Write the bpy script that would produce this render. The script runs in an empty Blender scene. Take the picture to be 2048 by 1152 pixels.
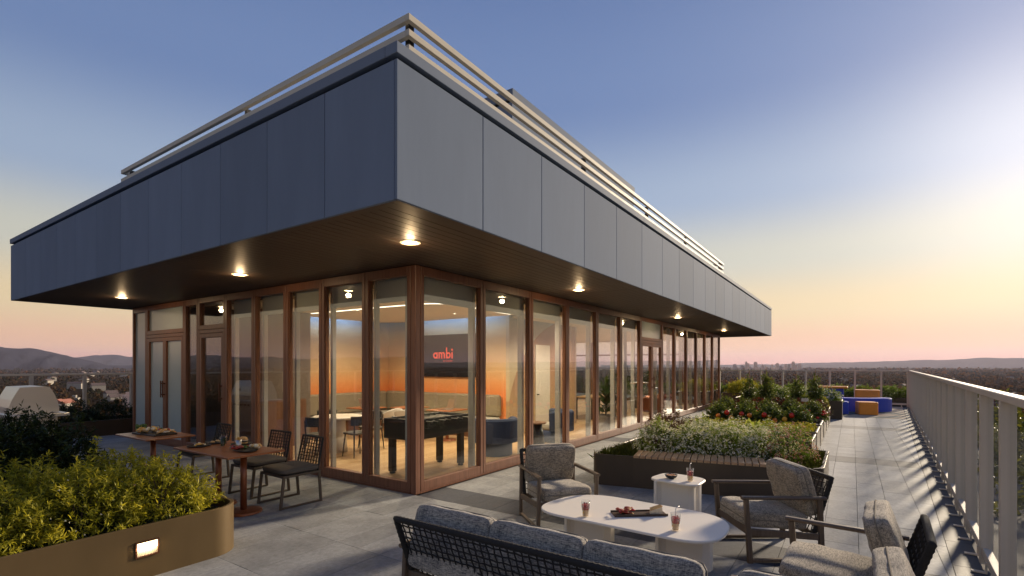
import bpy, bmesh, math, random
import numpy as np
from mathutils import Vector, Matrix, Euler

R = math.radians
rng = np.random.default_rng(11)
random.seed(11)
S = bpy.context.scene
COL = S.collection

# ------------------------------------------------------------------ camera
CAM_H = 1.8
YAW = 34.0037                      # view direction, degrees from +X towards +Y
cam_d = bpy.data.cameras.new('camera')
cam = bpy.data.objects.new('camera', cam_d)
COL.objects.link(cam)
cam.location = (0, 0, CAM_H)
cam.rotation_euler = (R(90), 0, R(YAW - 90))
cam_d.sensor_width = 36.0
cam_d.lens = 1008 / 2048 * 36.0
cam_d.shift_y = 155 / 2048
cam_d.clip_start = 0.05
cam_d.clip_end = 60000
S.camera = cam

# ------------------------------------------------------------------ sky, sun, exposure
SUN_AZ, SUN_EL = -15.0, 16.0       # degrees from +X, degrees above the horizon
sun_dir = Vector((math.cos(R(SUN_AZ)) * math.cos(R(SUN_EL)), math.sin(R(SUN_AZ)) * math.cos(R(SUN_EL)), math.sin(R(SUN_EL))))
sun_d = bpy.data.lights.new('sun', 'SUN')
sun_d.energy = 5.0
sun_d.angle = R(4.5)
sun_d.color = (1.0, 0.82, 0.60)
sun = bpy.data.objects.new('sun', sun_d)
COL.objects.link(sun)
sun.location = (40, -20, 20)
sun.rotation_euler = sun_dir.to_track_quat('Z', 'Y').to_euler()

def s2l(c):
    c = c / 255.0
    return c / 12.92 if c <= 0.04045 else ((c + 0.055) / 1.055) ** 2.4
def rgb(r, g, b):
    return (s2l(r), s2l(g), s2l(b), 1.0)

W = bpy.data.worlds.new('World')
S.world = W
W.use_nodes = True
wn, wl = W.node_tree.nodes, W.node_tree.links
wn.clear()
w_out = wn.new('ShaderNodeOutputWorld')
w_bg = wn.new('ShaderNodeBackground')
w_tc = wn.new('ShaderNodeTexCoord')
w_sep = wn.new('ShaderNodeSeparateXYZ')
wl.new(w_tc.outputs['Generated'], w_sep.inputs[0])
w_ramp = wn.new('ShaderNodeValToRGB')
w_ramp.color_ramp.interpolation = 'EASE'
stops = [(0.0, (226, 162, 152)), (0.035, (240, 192, 160)), (0.10, (233, 210, 168)), (0.19, (202, 202, 190)),
         (0.30, (156, 174, 200)), (0.46, (112, 136, 180)), (0.75, (84, 108, 158)), (1.0, (74, 98, 150))]
cr = w_ramp.color_ramp
while len(cr.elements) < len(stops):
    cr.elements.new(0.5)
for e, (p, c) in zip(cr.elements, stops):
    e.position = p
    e.color = rgb(*c)
wl.new(w_sep.outputs['Z'], w_ramp.inputs[0])
def wmath(op, a, b=None, clamp=False):
    n = wn.new('ShaderNodeMath'); n.operation = op; n.use_clamp = clamp
    for i, v in enumerate((a, b)):
        if v is None: continue
        if isinstance(v, (int, float)): n.inputs[i].default_value = v
        else: wl.new(v, n.inputs[i])
    return n.outputs[0]
w_dot = wn.new('ShaderNodeVectorMath'); w_dot.operation = 'DOT_PRODUCT'
wl.new(w_tc.outputs['Generated'], w_dot.inputs[0])
w_dot.inputs[1].default_value = sun_dir
d = w_dot.outputs['Value']
side = wmath('MULTIPLY_ADD', d, 0.10); side.node.inputs[2].default_value = 0.95       # dusk side darker, sun side brighter
dpos = wmath('MAXIMUM', d, 0.0)
glow = wmath('ADD', wmath('MULTIPLY', wmath('POWER', dpos, 12.0), 0.18), wmath('MULTIPLY', wmath('POWER', dpos, 60.0), 0.42))
def wmix(kind, a, b, fac=1.0):
    n = wn.new('ShaderNodeMix'); n.data_type = 'RGBA'; n.blend_type = kind; n.inputs['Factor'].default_value = fac
    for sock, v in ((n.inputs['A'], a), (n.inputs['B'], b)):
        if isinstance(v, tuple): sock.default_value = v
        else: wl.new(v, sock)
    return n.outputs['Result']
w_side = wn.new('ShaderNodeCombineColor')
for i in range(3): wl.new(side, w_side.inputs[i])
w_glow = wn.new('ShaderNodeCombineColor')
for i, k in enumerate((1.0, 0.84, 0.72)):
    wl.new(wmath('MULTIPLY', glow, k), w_glow.inputs[i])
sky_col = wmix('MULTIPLY', w_ramp.outputs[0], w_side.outputs[0])
sky_col = wmix('ADD', sky_col, w_glow.outputs[0])
w_sky = wn.new('ShaderNodeTexSky')
w_sky.sky_type = 'NISHITA'
w_sky.sun_disc = False
w_sky.sun_elevation = R(SUN_EL)
w_sky.sun_rotation = R(90 - SUN_AZ)
sky_col = wmix('ADD', sky_col, wmix('MULTIPLY', w_sky.outputs[0], (0.001, 0.001, 0.001, 1)))
wl.new(sky_col, w_bg.inputs['Color'])
w_bg.inputs['Strength'].default_value = 0.77
wl.new(w_bg.outputs[0], w_out.inputs['Surface'])

S.view_settings.view_transform = 'Standard'
S.view_settings.look = 'None'
S.view_settings.exposure = 0.36
S.view_settings.gamma = 1.0
S.view_settings.use_curve_mapping = False
S.render.engine = 'CYCLES'
S.cycles.use_denoising = True
S.cycles.max_bounces = 10
S.cycles.diffuse_bounces = 4
S.cycles.glossy_bounces = 4
S.cycles.transmission_bounces = 8
S.cycles.transparent_max_bounces = 24
S.cycles.volume_bounces = 1
S.cycles.sample_clamp_indirect = 4.0

# ------------------------------------------------------------------ helpers
def tag(o, label=None, cat=None, group=None, kind=None):
    if label: o['label'] = label
    if cat: o['category'] = cat
    if group: o['group'] = group
    if kind: o['kind'] = kind
    return o

def thing(name, label, cat, loc=(0, 0, 0), rz=0.0, group=None):
    o = bpy.data.objects.new(name, None)
    COL.objects.link(o)
    o.empty_display_size = 0.2
    o.location = loc
    o.rotation_euler = (0, 0, rz)
    return tag(o, label, cat, group)

def dup(root, loc=None, rz=None, label=None, group=None, scale=None):
    def cp(o, par):
        c = o.copy(); COL.objects.link(c); c.parent = par
        for ch in list(o.children): cp(ch, c)
        return c
    r = cp(root, None)
    if loc is not None: r.location = loc
    if rz is not None: r.rotation_euler = (0, 0, rz)
    if scale is not None: r.scale = (scale,) * 3 if isinstance(scale, (int, float)) else scale
    if label: r['label'] = label
    if group: r['group'] = group
    return r

def put(name, V, F, mat, parent=None, world=False, smooth=False, tint=None, origin=None, fixn=False):
    V = np.asarray(V, dtype=np.float64).reshape(-1, 3)
    if origin is None:
        lo, hi = V.min(0), V.max(0)
        c = np.array([(lo[0] + hi[0]) / 2, (lo[1] + hi[1]) / 2, lo[2]])
    else:
        c = np.array(origin, dtype=float)
    me = bpy.data.meshes.new(name)
    if isinstance(F, np.ndarray):
        n, k = F.shape
        me.vertices.add(len(V)); me.vertices.foreach_set('co', (V - c).astype(np.float32).ravel())
        me.loops.add(n * k); me.loops.foreach_set('vertex_index', F.astype(np.int32).ravel())
        me.polygons.add(n); me.polygons.foreach_set('loop_start', np.arange(0, n * k, k, dtype=np.int32))
        me.update(calc_edges=True)
    else:
        me.from_pydata((V - c).tolist(), [], F)
        if fixn:
            bm = bmesh.new(); bm.from_mesh(me)
            bmesh.ops.recalc_face_normals(bm, faces=bm.faces)
            bm.to_mesh(me); bm.free()
    if smooth:
        me.polygons.foreach_set('use_smooth', [True] * len(me.polygons))
        if smooth == 'angle': me.set_sharp_from_angle(angle=R(35))
    if tint is not None:
        a = me.attributes.new('tint', 'FLOAT', 'POINT')
        a.data.foreach_set('value', np.asarray(tint, dtype=np.float32))
    if mat is not None:
        me.materials.append(M[mat] if isinstance(mat, str) else mat)
    me.update()
    o = bpy.data.objects.new(name, me)
    COL.objects.link(o)
    off = np.zeros(3)
    p = parent
    while p is not None:
        if p.parent is not None or world:
            off += np.array(p.location)
        p = p.parent
    o.parent = parent
    o.location = c - off
    return o

def share(src, name, loc, parent=None, rot=None, mat=None):
    """another object on the same mesh data; loc in the parent's frame"""
    o = bpy.data.objects.new(name, src.data)
    COL.objects.link(o)
    o.parent = parent
    o.location = loc
    if rot is not None: o.rotation_euler = rot
    return o

class MB:
    def __init__(s): s.v = []; s.f = []; s.sm = []
    def add(s, vs, fs):
        o = len(s.v)
        s.v += [tuple(map(float, v)) for v in vs]
        s.f += [tuple(i + o for i in f) for f in fs]
        return s
    def box(s, x0, x1, y0, y1, z0, z1, b=0.0):
        x0, x1 = min(x0, x1), max(x0, x1); y0, y1 = min(y0, y1), max(y0, y1); z0, z1 = min(z0, z1), max(z0, z1)
        if b <= 0:
            vs = [(x, y, z) for z in (z0, z1) for x, y in ((x0, y0), (x1, y0), (x1, y1), (x0, y1))]
            return s.add(vs, [(3, 2, 1, 0), (4, 5, 6, 7), (0, 1, 5, 4), (1, 2, 6, 5), (2, 3, 7, 6), (3, 0, 4, 7)])
        b = min(b, (x1 - x0) * .45, (y1 - y0) * .45, (z1 - z0) * .45)
        lo, hi = (x0, y0, z0), (x1, y1, z1)
        idx = {}; vs = []
        for c in [(i, j, k) for i in (0, 1) for j in (0, 1) for k in (0, 1)]:
            for a in range(3):
                p = [(hi[q] if c[q] else lo[q]) for q in range(3)]
                for q in range(3):
                    if q != a: p[q] += -b if c[q] else b
                idx[(c, a)] = len(vs); vs.append(p)
        fs = []
        for a in range(3):
            u, w = [q for q in range(3) if q != a]
            for sgn in (0, 1):
                ring = []
                for cu, cw in ((0, 0), (1, 0), (1, 1), (0, 1)):
                    c = [0, 0, 0]; c[a] = sgn; c[u] = cu; c[w] = cw
                    ring.append(idx[(tuple(c), a)])
                flip = (sgn == 0) != (a == 1)
                fs.append(tuple(reversed(ring)) if flip else tuple(ring))
        for a in range(3):
            p, q = [k for k in range(3) if k != a]
            for cp in (0, 1):
                for cq in (0, 1):
                    c0 = [0, 0, 0]; c0[p] = cp; c0[q] = cq
                    c1 = list(c0); c1[a] = 1
                    c0, c1 = tuple(c0), tuple(c1)
                    fs.append((idx[(c0, p)], idx[(c1, p)], idx[(c1, q)], idx[(c0, q)]))
        for c in [(i, j, k) for i in (0, 1) for j in (0, 1) for k in (0, 1)]:
            fs.append((idx[(c, 0)], idx[(c, 1)], idx[(c, 2)]))
        s.fix = True
        return s.add(vs, fs)
    fix = False
    def bar(s, p0, p1, w, h, up=(0, 0, 1), b=0.0, w1=None, h1=None):
        p0, p1 = Vector(p0), Vector(p1)
        d = (p1 - p0).normalized(); up = Vector(up)
        if abs(d.dot(up)) > .98: up = Vector((1, 0, 0))
        sd = d.cross(up).normalized(); u = sd.cross(d)
        w1 = w if w1 is None else w1; h1 = h if h1 is None else h1
        def ring(p, w, h):
            if b <= 0: pr = [(-w / 2, -h / 2), (w / 2, -h / 2), (w / 2, h / 2), (-w / 2, h / 2)]
            else: pr = [(-w / 2 + b, -h / 2), (w / 2 - b, -h / 2), (w / 2, -h / 2 + b), (w / 2, h / 2 - b), (w / 2 - b, h / 2), (-w / 2 + b, h / 2), (-w / 2, h / 2 - b), (-w / 2, -h / 2 + b)]
            return [p + sd * x + u * y for x, y in pr]
        a, c = ring(p0, w, h), ring(p1, w1, h1)
        n = len(a)
        return s.add(a + c, [tuple(range(n))[::-1], tuple(range(n, 2 * n))] + [(i, (i + 1) % n, n + (i + 1) % n, n + i) for i in range(n)])
    def tube(s, pts, r, n=8, caps=True, closed=False):
        pts = [Vector(p) for p in pts]
        rs = r if isinstance(r, (list, tuple)) else [r] * len(pts)
        m = len(pts); vs = []
        prev = None
        for i, p in enumerate(pts):
            if closed: t = pts[(i + 1) % m] - pts[i - 1]
            else: t = pts[min(i + 1, m - 1)] - pts[max(i - 1, 0)]
            t.normalize()
            if prev is None:
                a = Vector((0, 0, 1)) if abs(t.z) < .9 else Vector((1, 0, 0))
                u = t.cross(a).normalized()
            else:
                u = (prev - t * prev.dot(t)).normalized()
            w = t.cross(u); prev = u
            for k in range(n):
                an = 2 * math.pi * k / n
                vs.append(p + (u * math.cos(an) + w * math.sin(an)) * rs[i])
        fs = []
        for i in range(m if closed else m - 1):
            j = (i + 1) % m
            for k in range(n):
                fs.append((i * n + k, i * n + (k + 1) % n, j * n + (k + 1) % n, j * n + k))
        if caps and not closed:
            fs.append(tuple(range(n))[::-1]); fs.append(tuple((m - 1) * n + k for k in range(n)))
        return s.add(vs, fs)
    def lathe(s, prof, n=24, c=(0, 0, 0), cap=True):
        vs = []; fs = []
        for r, z in prof:
            for k in range(n):
                a = 2 * math.pi * k / n
                vs.append((c[0] + r * math.cos(a), c[1] + r * math.sin(a), c[2] + z))
        for i in range(len(prof) - 1):
            for k in range(n):
                fs.append((i * n + k, i * n + (k + 1) % n, (i + 1) * n + (k + 1) % n, (i + 1) * n + k))
        if cap:
            fs.append(tuple(range(n))[::-1]); fs.append(tuple((len(prof) - 1) * n + k for k in range(n)))
        return s.add(vs, fs)
    def prism(s, poly, z0, z1, b=0.0):
        """vertical extrusion of a counter-clockwise polygon; b chamfers the top edge"""
        n = len(poly)
        def inset(d):
            out = []
            for i in range(n):
                p0, p1, p2 = Vector(poly[i - 1]), Vector(poly[i]), Vector(poly[(i + 1) % n])
                e0, e1 = (p1 - p0).normalized(), (p2 - p1).normalized()
                nn = Vector((-e0.y - e1.y, e0.x + e1.x))
                nn = nn.normalized() / max(.5, math.sqrt(max(.05, (1 + e0.dot(e1)) / 2))) if nn.length > 1e-6 else nn
                out.append(p1 + nn * d)
            return out
        rings = [([(p[0], p[1]) for p in poly], z0)]
        if b > 0:
            rings.append((poly, z1 - b)); rings.append((inset(b), z1))
        else:
            rings.append((poly, z1))
        vs = [(p[0], p[1], z) for ring, z in rings for p in ring]
        k = len(rings)
        fs = [tuple(range(n))[::-1], tuple((k - 1) * n + i for i in range(n))]
        for r in range(k - 1):
            for i in range(n):
                fs.append((r * n + i, r * n + (i + 1) % n, (r + 1) * n + (i + 1) % n, (r + 1) * n + i))
        return s.add(vs, fs)
    def ball(s, c, r, nu=10, nv=6, sc=(1, 1, 1)):
        vs = [(c[0], c[1], c[2] - r * sc[2])]
        for i in range(1, nv):
            th = math.pi * i / nv
            for k in range(nu):
                a = 2 * math.pi * k / nu
                vs.append((c[0] + r * sc[0] * math.sin(th) * math.cos(a), c[1] + r * sc[1] * math.sin(th) * math.sin(a), c[2] - r * sc[2] * math.cos(th)))
        vs.append((c[0], c[1], c[2] + r * sc[2]))
        fs = [(0, 1 + (k + 1) % nu, 1 + k) for k in range(nu)]
        for i in range(nv - 2):
            for k in range(nu):
                fs.append((1 + i * nu + k, 1 + i * nu + (k + 1) % nu, 1 + (i + 1) * nu + (k + 1) % nu, 1 + (i + 1) * nu + k))
        L = len(vs) - 1
        fs += [(L, 1 + (nv - 2) * nu + k, 1 + (nv - 2) * nu + (k + 1) % nu) for k in range(nu)]
        return s.add(vs, fs)
    def xf(s, mat):
        s.v = [tuple(mat @ Vector(v)) for v in s.v]
        return s
    def build(s, name, mat, parent=None, world=False, smooth=False, origin=None):
        return put(name, s.v, s.f, mat, parent, world, smooth, None, origin, fixn=s.fix)

def rrect(x0, x1, y0, y1, r, seg=6):
    """rounded rectangle, counter-clockwise; r: one radius or four (x0y0, x1y0, x1y1, x0y1)"""
    rs = r if isinstance(r, (list, tuple)) else [r] * 4
    out = []
    for (cx, cy, a0), q in zip((((x0, y0, 180)), (x1, y0, 270), (x1, y1, 0), (x0, y1, 90)), rs):
        mx = cx + q if cx == x0 else cx - q
        my = cy + q if cy == y0 else cy - q
        for i in range(seg + 1):
            a = R(a0 + 90 * i / seg)
            out.append((mx + q * math.cos(a), my + q * math.sin(a)))
            if q <= 0: break
    return out

def round_poly(pts, rad, seg=6):
    """fillet the corners of a polygon"""
    n = len(pts); out = []
    rads = rad if isinstance(rad, (list, tuple)) else [rad] * n
    for i in range(n):
        p0, p1, p2 = Vector(pts[i - 1]), Vector(pts[i]), Vector(pts[(i + 1) % n])
        r = rads[i]
        if r <= 0: out.append(tuple(p1)); continue
        a, b = (p0 - p1).normalized(), (p2 - p1).normalized()
        for k in range(seg + 1):
            t = k / seg
            q0, q2 = p1 + a * r, p1 + b * r
            out.append(tuple(q0 * (1 - t) ** 2 + p1 * 2 * t * (1 - t) + q2 * t * t))
    return out

# ------------------------------------------------------------------ materials
M = {}
def newmat(name):
    m = bpy.data.materials.new(name); m.use_nodes = True
    nt = m.node_tree; nt.nodes.clear()
    out = nt.nodes.new('ShaderNodeOutputMaterial')
    M[name] = m
    return m, nt, out

def nnoise(nt, scale, detail=4, rough=.6, stretch=(1, 1, 1), coord='Object', dist=0.0):
    tc = nt.nodes.new('ShaderNodeTexCoord'); mp = nt.nodes.new('ShaderNodeMapping')
    mp.inputs['Scale'].default_value = stretch
    if coord == 'World':
        ge = nt.nodes.new('ShaderNodeNewGeometry'); nt.links.new(ge.outputs['Position'], mp.inputs[0])
    else:
        nt.links.new(tc.outputs[coord], mp.inputs[0])
    n = nt.nodes.new('ShaderNodeTexNoise')
    n.inputs['Scale'].default_value = scale; n.inputs['Detail'].default_value = detail; n.inputs['Roughness'].default_value = rough
    n.inputs['Distortion'].default_value = dist
    nt.links.new(mp.outputs[0], n.inputs['Vector'])
    return n

def nramp(nt, src, stops):
    r = nt.nodes.new('ShaderNodeValToRGB')
    e = r.color_ramp.elements
    while len(e) < len(stops): e.new(.5)
    for q, (p, c) in zip(e, stops):
        q.position = p; q.color = c if len(c) == 4 else (*c, 1)
    nt.links.new(src, r.inputs[0])
    return r.outputs[0]

def nmath(nt, op, a, b=None, c=None, clamp=False):
    n = nt.nodes.new('ShaderNodeMath'); n.operation = op; n.use_clamp = clamp
    for i, v in enumerate((a, b, c)):
        if v is None: continue
        if isinstance(v, (int, float)): n.inputs[i].default_value = v
        else: nt.links.new(v, n.inputs[i])
    return n.outputs[0]

def nmix(nt, fac, a, b, kind='MIX'):
    n = nt.nodes.new('ShaderNodeMix'); n.data_type = 'RGBA'; n.blend_type = kind
    for sock, v in ((n.inputs['Factor'], fac), (n.inputs['A'], a), (n.inputs['B'], b)):
        if isinstance(v, (int, float)): sock.default_value = v
        elif isinstance(v, tuple): sock.default_value = v if len(v) == 4 else (*v, 1)
        else: nt.links.new(v, sock)
    return n.outputs['Result']

def mat(name, col, rough=.5, metal=0.0, var=.12, scale=6.0, stretch=(1, 1, 1), bump=0.0, bscale=60.0, bstretch=None, objrand=0.0, spec=.5, coord='Object', rvar=.08, coat=0.0):
    m, nt, out = newmat(name)
    b = nt.nodes.new('ShaderNodeBsdfPrincipled')
    nt.links.new(b.outputs[0], out.inputs[0])
    n = nnoise(nt, scale, 5, .6, stretch, coord)
    lo = tuple(max(0, c * (1 - var)) for c in col); hi = tuple(min(1, c * (1 + var)) for c in col)
    c = nramp(nt, n.outputs['Fac'], [(.28, lo), (.72, hi)])
    if objrand > 0:
        oi = nt.nodes.new('ShaderNodeObjectInfo')
        f = nmath(nt, 'MULTIPLY_ADD', oi.outputs['Random'], objrand * 2, 1 - objrand)
        cc = nt.nodes.new('ShaderNodeCombineColor')
        for i in range(3): nt.links.new(f, cc.inputs[i])
        c = nmix(nt, 1.0, c, cc.outputs[0], 'MULTIPLY')
    nt.links.new(c, b.inputs['Base Color'])
    b.inputs['Metallic'].default_value = metal
    b.inputs['Specular IOR Level'].default_value = spec
    b.inputs['Coat Weight'].default_value = coat
    r = nmath(nt, 'MULTIPLY_ADD', n.outputs['Fac'], rvar * 2, rough - rvar)
    nt.links.new(r, b.inputs['Roughness'])
    if bump > 0:
        n2 = nnoise(nt, bscale, 4, .65, bstretch or stretch, coord)
        bp = nt.nodes.new('ShaderNodeBump'); bp.inputs['Strength'].default_value = bump; bp.inputs['Distance'].default_value = .01
        nt.links.new(n2.outputs['Fac'], bp.inputs['Height'])
        nt.links.new(bp.outputs[0], b.inputs['Normal'])
    return m

def wood(name, dark, light, axis=0, rough=.45, scale=3.0, objrand=.12):
    m, nt, out = newmat(name)
    b = nt.nodes.new('ShaderNodeBsdfPrincipled'); nt.links.new(b.outputs[0], out.inputs[0])
    st = [14.0, 14.0, 14.0]; st[axis] = 0.8
    n = nnoise(nt, scale, 6, .65, tuple(st), 'Object', .6)
    st2 = [60.0, 60.0, 60.0]; st2[axis] = 1.5
    n2 = nnoise(nt, scale, 3, .6, tuple(st2))
    f = nmath(nt, 'ADD', nmath(nt, 'MULTIPLY', n.outputs['Fac'], .7), nmath(nt, 'MULTIPLY', n2.outputs['Fac'], .3))
    c = nramp(nt, f, [(.33, dark), (.66, light)])
    oi = nt.nodes.new('ShaderNodeObjectInfo')
    k = nmath(nt, 'MULTIPLY_ADD', oi.outputs['Random'], objrand * 2, 1 - objrand)
    cc = nt.nodes.new('ShaderNodeCombineColor')
    for i in range(3): nt.links.new(k, cc.inputs[i])
    c = nmix(nt, 1.0, c, cc.outputs[0], 'MULTIPLY')
    nt.links.new(c, b.inputs['Base Color'])
    nt.links.new(nmath(nt, 'MULTIPLY_ADD', f, .25, rough - .12), b.inputs['Roughness'])
    bp = nt.nodes.new('ShaderNodeBump'); bp.inputs['Strength'].default_value = .15; bp.inputs['Distance'].default_value = .004
    nt.links.new(n2.outputs['Fac'], bp.inputs['Height']); nt.links.new(bp.outputs[0], b.inputs['Normal'])
    return m

def glass(name, tint=(.93, .96, .95), refl=1.0, rough=0.0, ior=1.5, haze=0.0):
    """thin architectural pane: clear with a Fresnel reflection"""
    m, nt, out = newmat(name)
    tr = nt.nodes.new('ShaderNodeBsdfTransparent'); tr.inputs[0].default_value = (*tint, 1)
    gl = nt.nodes.new('ShaderNodeBsdfGlossy'); gl.inputs['Roughness'].default_value = rough
    fr = nt.nodes.new('ShaderNodeFresnel')
    ge = nt.nodes.new('ShaderNodeNewGeometry')                 # same reflectance from either face of the pane
    nt.links.new(nmath(nt, 'MULTIPLY_ADD', ge.outputs['Backfacing'], 1 / ior - ior, ior), fr.inputs['IOR'])
    f = nmath(nt, 'MULTIPLY', fr.outputs[0], refl, clamp=True)
    mx = nt.nodes.new('ShaderNodeMixShader')
    nt.links.new(f, mx.inputs[0]); nt.links.new(tr.outputs[0], mx.inputs[1]); nt.links.new(gl.outputs[0], mx.inputs[2])
    last = mx
    if haze > 0:
        df = nt.nodes.new('ShaderNodeBsdfDiffuse'); df.inputs[0].default_value = (.6, .6, .6, 1)
        m2 = nt.nodes.new('ShaderNodeMixShader'); m2.inputs[0].default_value = haze
        nt.links.new(mx.outputs[0], m2.inputs[1]); nt.links.new(df.outputs[0], m2.inputs[2]); last = m2
    nt.links.new(last.outputs[0], out.inputs[0])
    return m

def emit(name, col, strength):
    m, nt, out = newmat(name)
    e = nt.nodes.new('ShaderNodeEmission'); e.inputs[0].default_value = (*col, 1); e.inputs[1].default_value = strength
    nt.links.new(e.outputs[0], out.inputs[0])
    return m

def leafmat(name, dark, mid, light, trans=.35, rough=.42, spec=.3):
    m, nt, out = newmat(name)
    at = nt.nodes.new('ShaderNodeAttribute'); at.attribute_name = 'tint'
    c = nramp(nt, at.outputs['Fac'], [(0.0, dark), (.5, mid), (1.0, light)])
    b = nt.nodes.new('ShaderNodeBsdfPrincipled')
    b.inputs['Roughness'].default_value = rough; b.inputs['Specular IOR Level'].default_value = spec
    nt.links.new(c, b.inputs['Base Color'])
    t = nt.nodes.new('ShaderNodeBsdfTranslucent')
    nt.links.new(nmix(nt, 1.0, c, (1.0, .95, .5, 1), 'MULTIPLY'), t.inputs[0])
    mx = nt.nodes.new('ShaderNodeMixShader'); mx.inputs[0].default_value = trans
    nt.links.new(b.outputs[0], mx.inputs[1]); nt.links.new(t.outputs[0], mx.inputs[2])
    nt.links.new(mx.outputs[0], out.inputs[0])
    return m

# ------------------------------------------------------------------ palette
mat('slate_metal', (.205, .25, .325), .8, 0, .07, 2.5, stretch=(1, 1, .2), objrand=.07, rvar=.04, spec=.04)
mat('coping_metal', (.20, .24, .31), .75, 0, .05, 1.5, spec=.08)
mat('shadow_gap', (.008, .008, .009), .7)
mat('roof_felt', (.08, .08, .085), .9)
mat('rail_metal', (.60, .55, .45), .6, 0, .06, 3.0, stretch=(1, 1, 8), spec=.15)
mat('post_dark', (.05, .048, .045), .5, .4)
wood('bronze_frame', (.135, .054, .030), (.26, .118, .068), 2, .36, 2.0, .06)
wood('soffit_wood', (.030, .018, .012), (.052, .031, .020), 0, .5, 2.0, .10)
mat('gasket', (.02, .014, .012), .6)
mat('white_post', (.46, .45, .42), .5, 0, .04, 3)
mat('blind_fabric', (.55, .54, .50), .8, 0, .04, 120, stretch=(1, 1, .1))
mat('cream_blind', (.72, .62, .46), .8, 0, .04, 120, stretch=(1, 1, .1))
glass('pane_glass', (.92, .94, .93), 1.45, 0.0, 1.52)
glass('fence_glass', (.95, .955, .95), .16, 0.0, 1.45)
glass('cup_glass', (.95, .96, .96), 1.2, 0.0, 1.45)
mat('frosted_glass', (.42, .49, .49), .18, 0, .04, 1.0, spec=.6)
mat('handle_bronze', (.12, .05, .03), .3, .6)
mat('tan_ceiling', (.56, .47, .36), .7, 0, .03, 2)
mat('taupe_wall', (.16, .125, .10), .7, 0, .06, 2, stretch=(6, 6, .3))
mat('pink_wall', (.42, .31, .24), .7, 0, .05, 2, stretch=(8, 8, .3))
mat('white_paint', (.68, .63, .55), .5, 0, .03, 3)
wood('walnut', (.10, .045, .022), (.21, .10, .05), 2, .4, 2.0, .1)
wood('table_wood', (.24, .075, .026), (.44, .16, .060), 1, .3, 2.2, .06)
mat('table_pole', (.26, .08, .03), .32, .3, .08, 8)
wood('bench_wood', (.42, .25, .125), (.62, .40, .22), 0, .5, 2.2, .14)
wood('chair_wood', (.085, .058, .038), (.17, .12, .08), 2, .45, 2.5, .06)
mat('rope_black', (.016, .014, .012), .75, 0, .2, 40, bump=.6, bscale=160)
mat('chair_metal', (.12, .09, .065), .42, .3, .1, 8)
mat('dark_cushion', (.10, .085, .07), .85, 0, .12, 60, bump=.3, bscale=220)
mat('white_lacquer', (.87, .81, .71), .4, 0, .02, 2, rvar=.03, spec=.3)
mat('planter_bronze', (.125, .082, .034), .42, .35, .12, 2.2, stretch=(1, 1, .35), rvar=.1)
mat('planter_dark', (.080, .060, .042), .45, .3, .12, 3.0, stretch=(1, 1, .4))
mat('soil', (.03, .02, .013), .95, 0, .3, 30, bump=.8, bscale=60)
mat('fence_metal', (.60, .53, .44), .6, 0, .06, 4, stretch=(1, 1, .3), spec=.18)
mat('concrete_pot', (.20, .185, .165), .8, 0, .15, 6, bump=.2, bscale=40)
mat('stainless', (.66, .64, .60), .36, .75, .03, 3, stretch=(1, 1, 4), rvar=.04)
mat('black_plastic', (.02, .02, .022), .4)
mat('navy_fabric', (.035, .055, .12), .8, 0, .15, 80, bump=.3, bscale=250)
mat('grey_fabric', (.36, .33, .28), .85, 0, .1, 90, bump=.3, bscale=250)
mat('banquette_fabric', (.27, .22, .15), .85, 0, .1, 40, stretch=(1, 1, .4), bump=.2, bscale=160)
mat('shell_white', (.62, .57, .50), .4, 0, .02, 3)
mat('terrazzo_white', (.66, .60, .51), .4, 0, .05, 90)
mat('blue_foam', (.03, .07, .52), .45, 0, .05, 6)
mat('orange_foam', (.90, .32, .04), .45, 0, .05, 6)
mat('rubber_tan', (.40, .33, .24), .85, 0, .14, 60, coord='World')
mat('rubber_teal', (.05, .085, .095), .85, 0, .14, 60, coord='World')
mat('slate_dish', (.014, .013, .013), .45, 0, .1, 30)
emit('lamp_warm', (1.0, .70, .36), 60)
emit('lamp_inner', (1.0, .82, .58), 16)
emit('strip_warm', (1.0, .86, .62), 2.6)
emit('strip_cool', (.72, .86, 1.0), 1.2)

def paver_material(name, base, spec, stain):
    m, nt, out = newmat(name)
    b = nt.nodes.new('ShaderNodeBsdfPrincipled'); nt.links.new(b.outputs[0], out.inputs[0])
    n1 = nnoise(nt, 260, 3, .7, coord='World')
    n2 = nnoise(nt, 2.3, 5, .6, coord='World')
    n3 = nnoise(nt, 22, 4, .6, coord='World')
    f = nmath(nt, 'ADD', nmath(nt, 'MULTIPLY', n1.outputs['Fac'], .62), nmath(nt, 'MULTIPLY', n3.outputs['Fac'], .38))
    c = nramp(nt, f, [(.34, tuple(k * (1 - spec) for k in base)), (.66, tuple(k * (1 + spec) for k in base))])
    c = nmix(nt, 1.0, c, nramp(nt, n2.outputs['Fac'], [(.35, (1 - stain,) * 3), (.62, (1.0,) * 3)]), 'MULTIPLY')
    oi = nt.nodes.new('ShaderNodeObjectInfo')
    k = nmath(nt, 'MULTIPLY_ADD', oi.outputs['Random'], .32, .84)
    cc = nt.nodes.new('ShaderNodeCombineColor')
    for i in range(3): nt.links.new(k, cc.inputs[i])
    c = nmix(nt, 1.0, c, cc.outputs[0], 'MULTIPLY')
    nt.links.new(c, b.inputs['Base Color'])
    b.inputs['Roughness'].default_value = .62
    b.inputs['Specular IOR Level'].default_value = .35
    bp = nt.nodes.new('ShaderNodeBump'); bp.inputs['Strength'].default_value = .25; bp.inputs['Distance'].default_value = .004
    nt.links.new(n1.outputs['Fac'], bp.inputs['Height']); nt.links.new(bp.outputs[0], b.inputs['Normal'])
paver_material('paver_grey', (.29, .295, .295), .36, .28)
paver_material('paver_dark', (.06, .065, .08), .36, .2)

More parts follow.
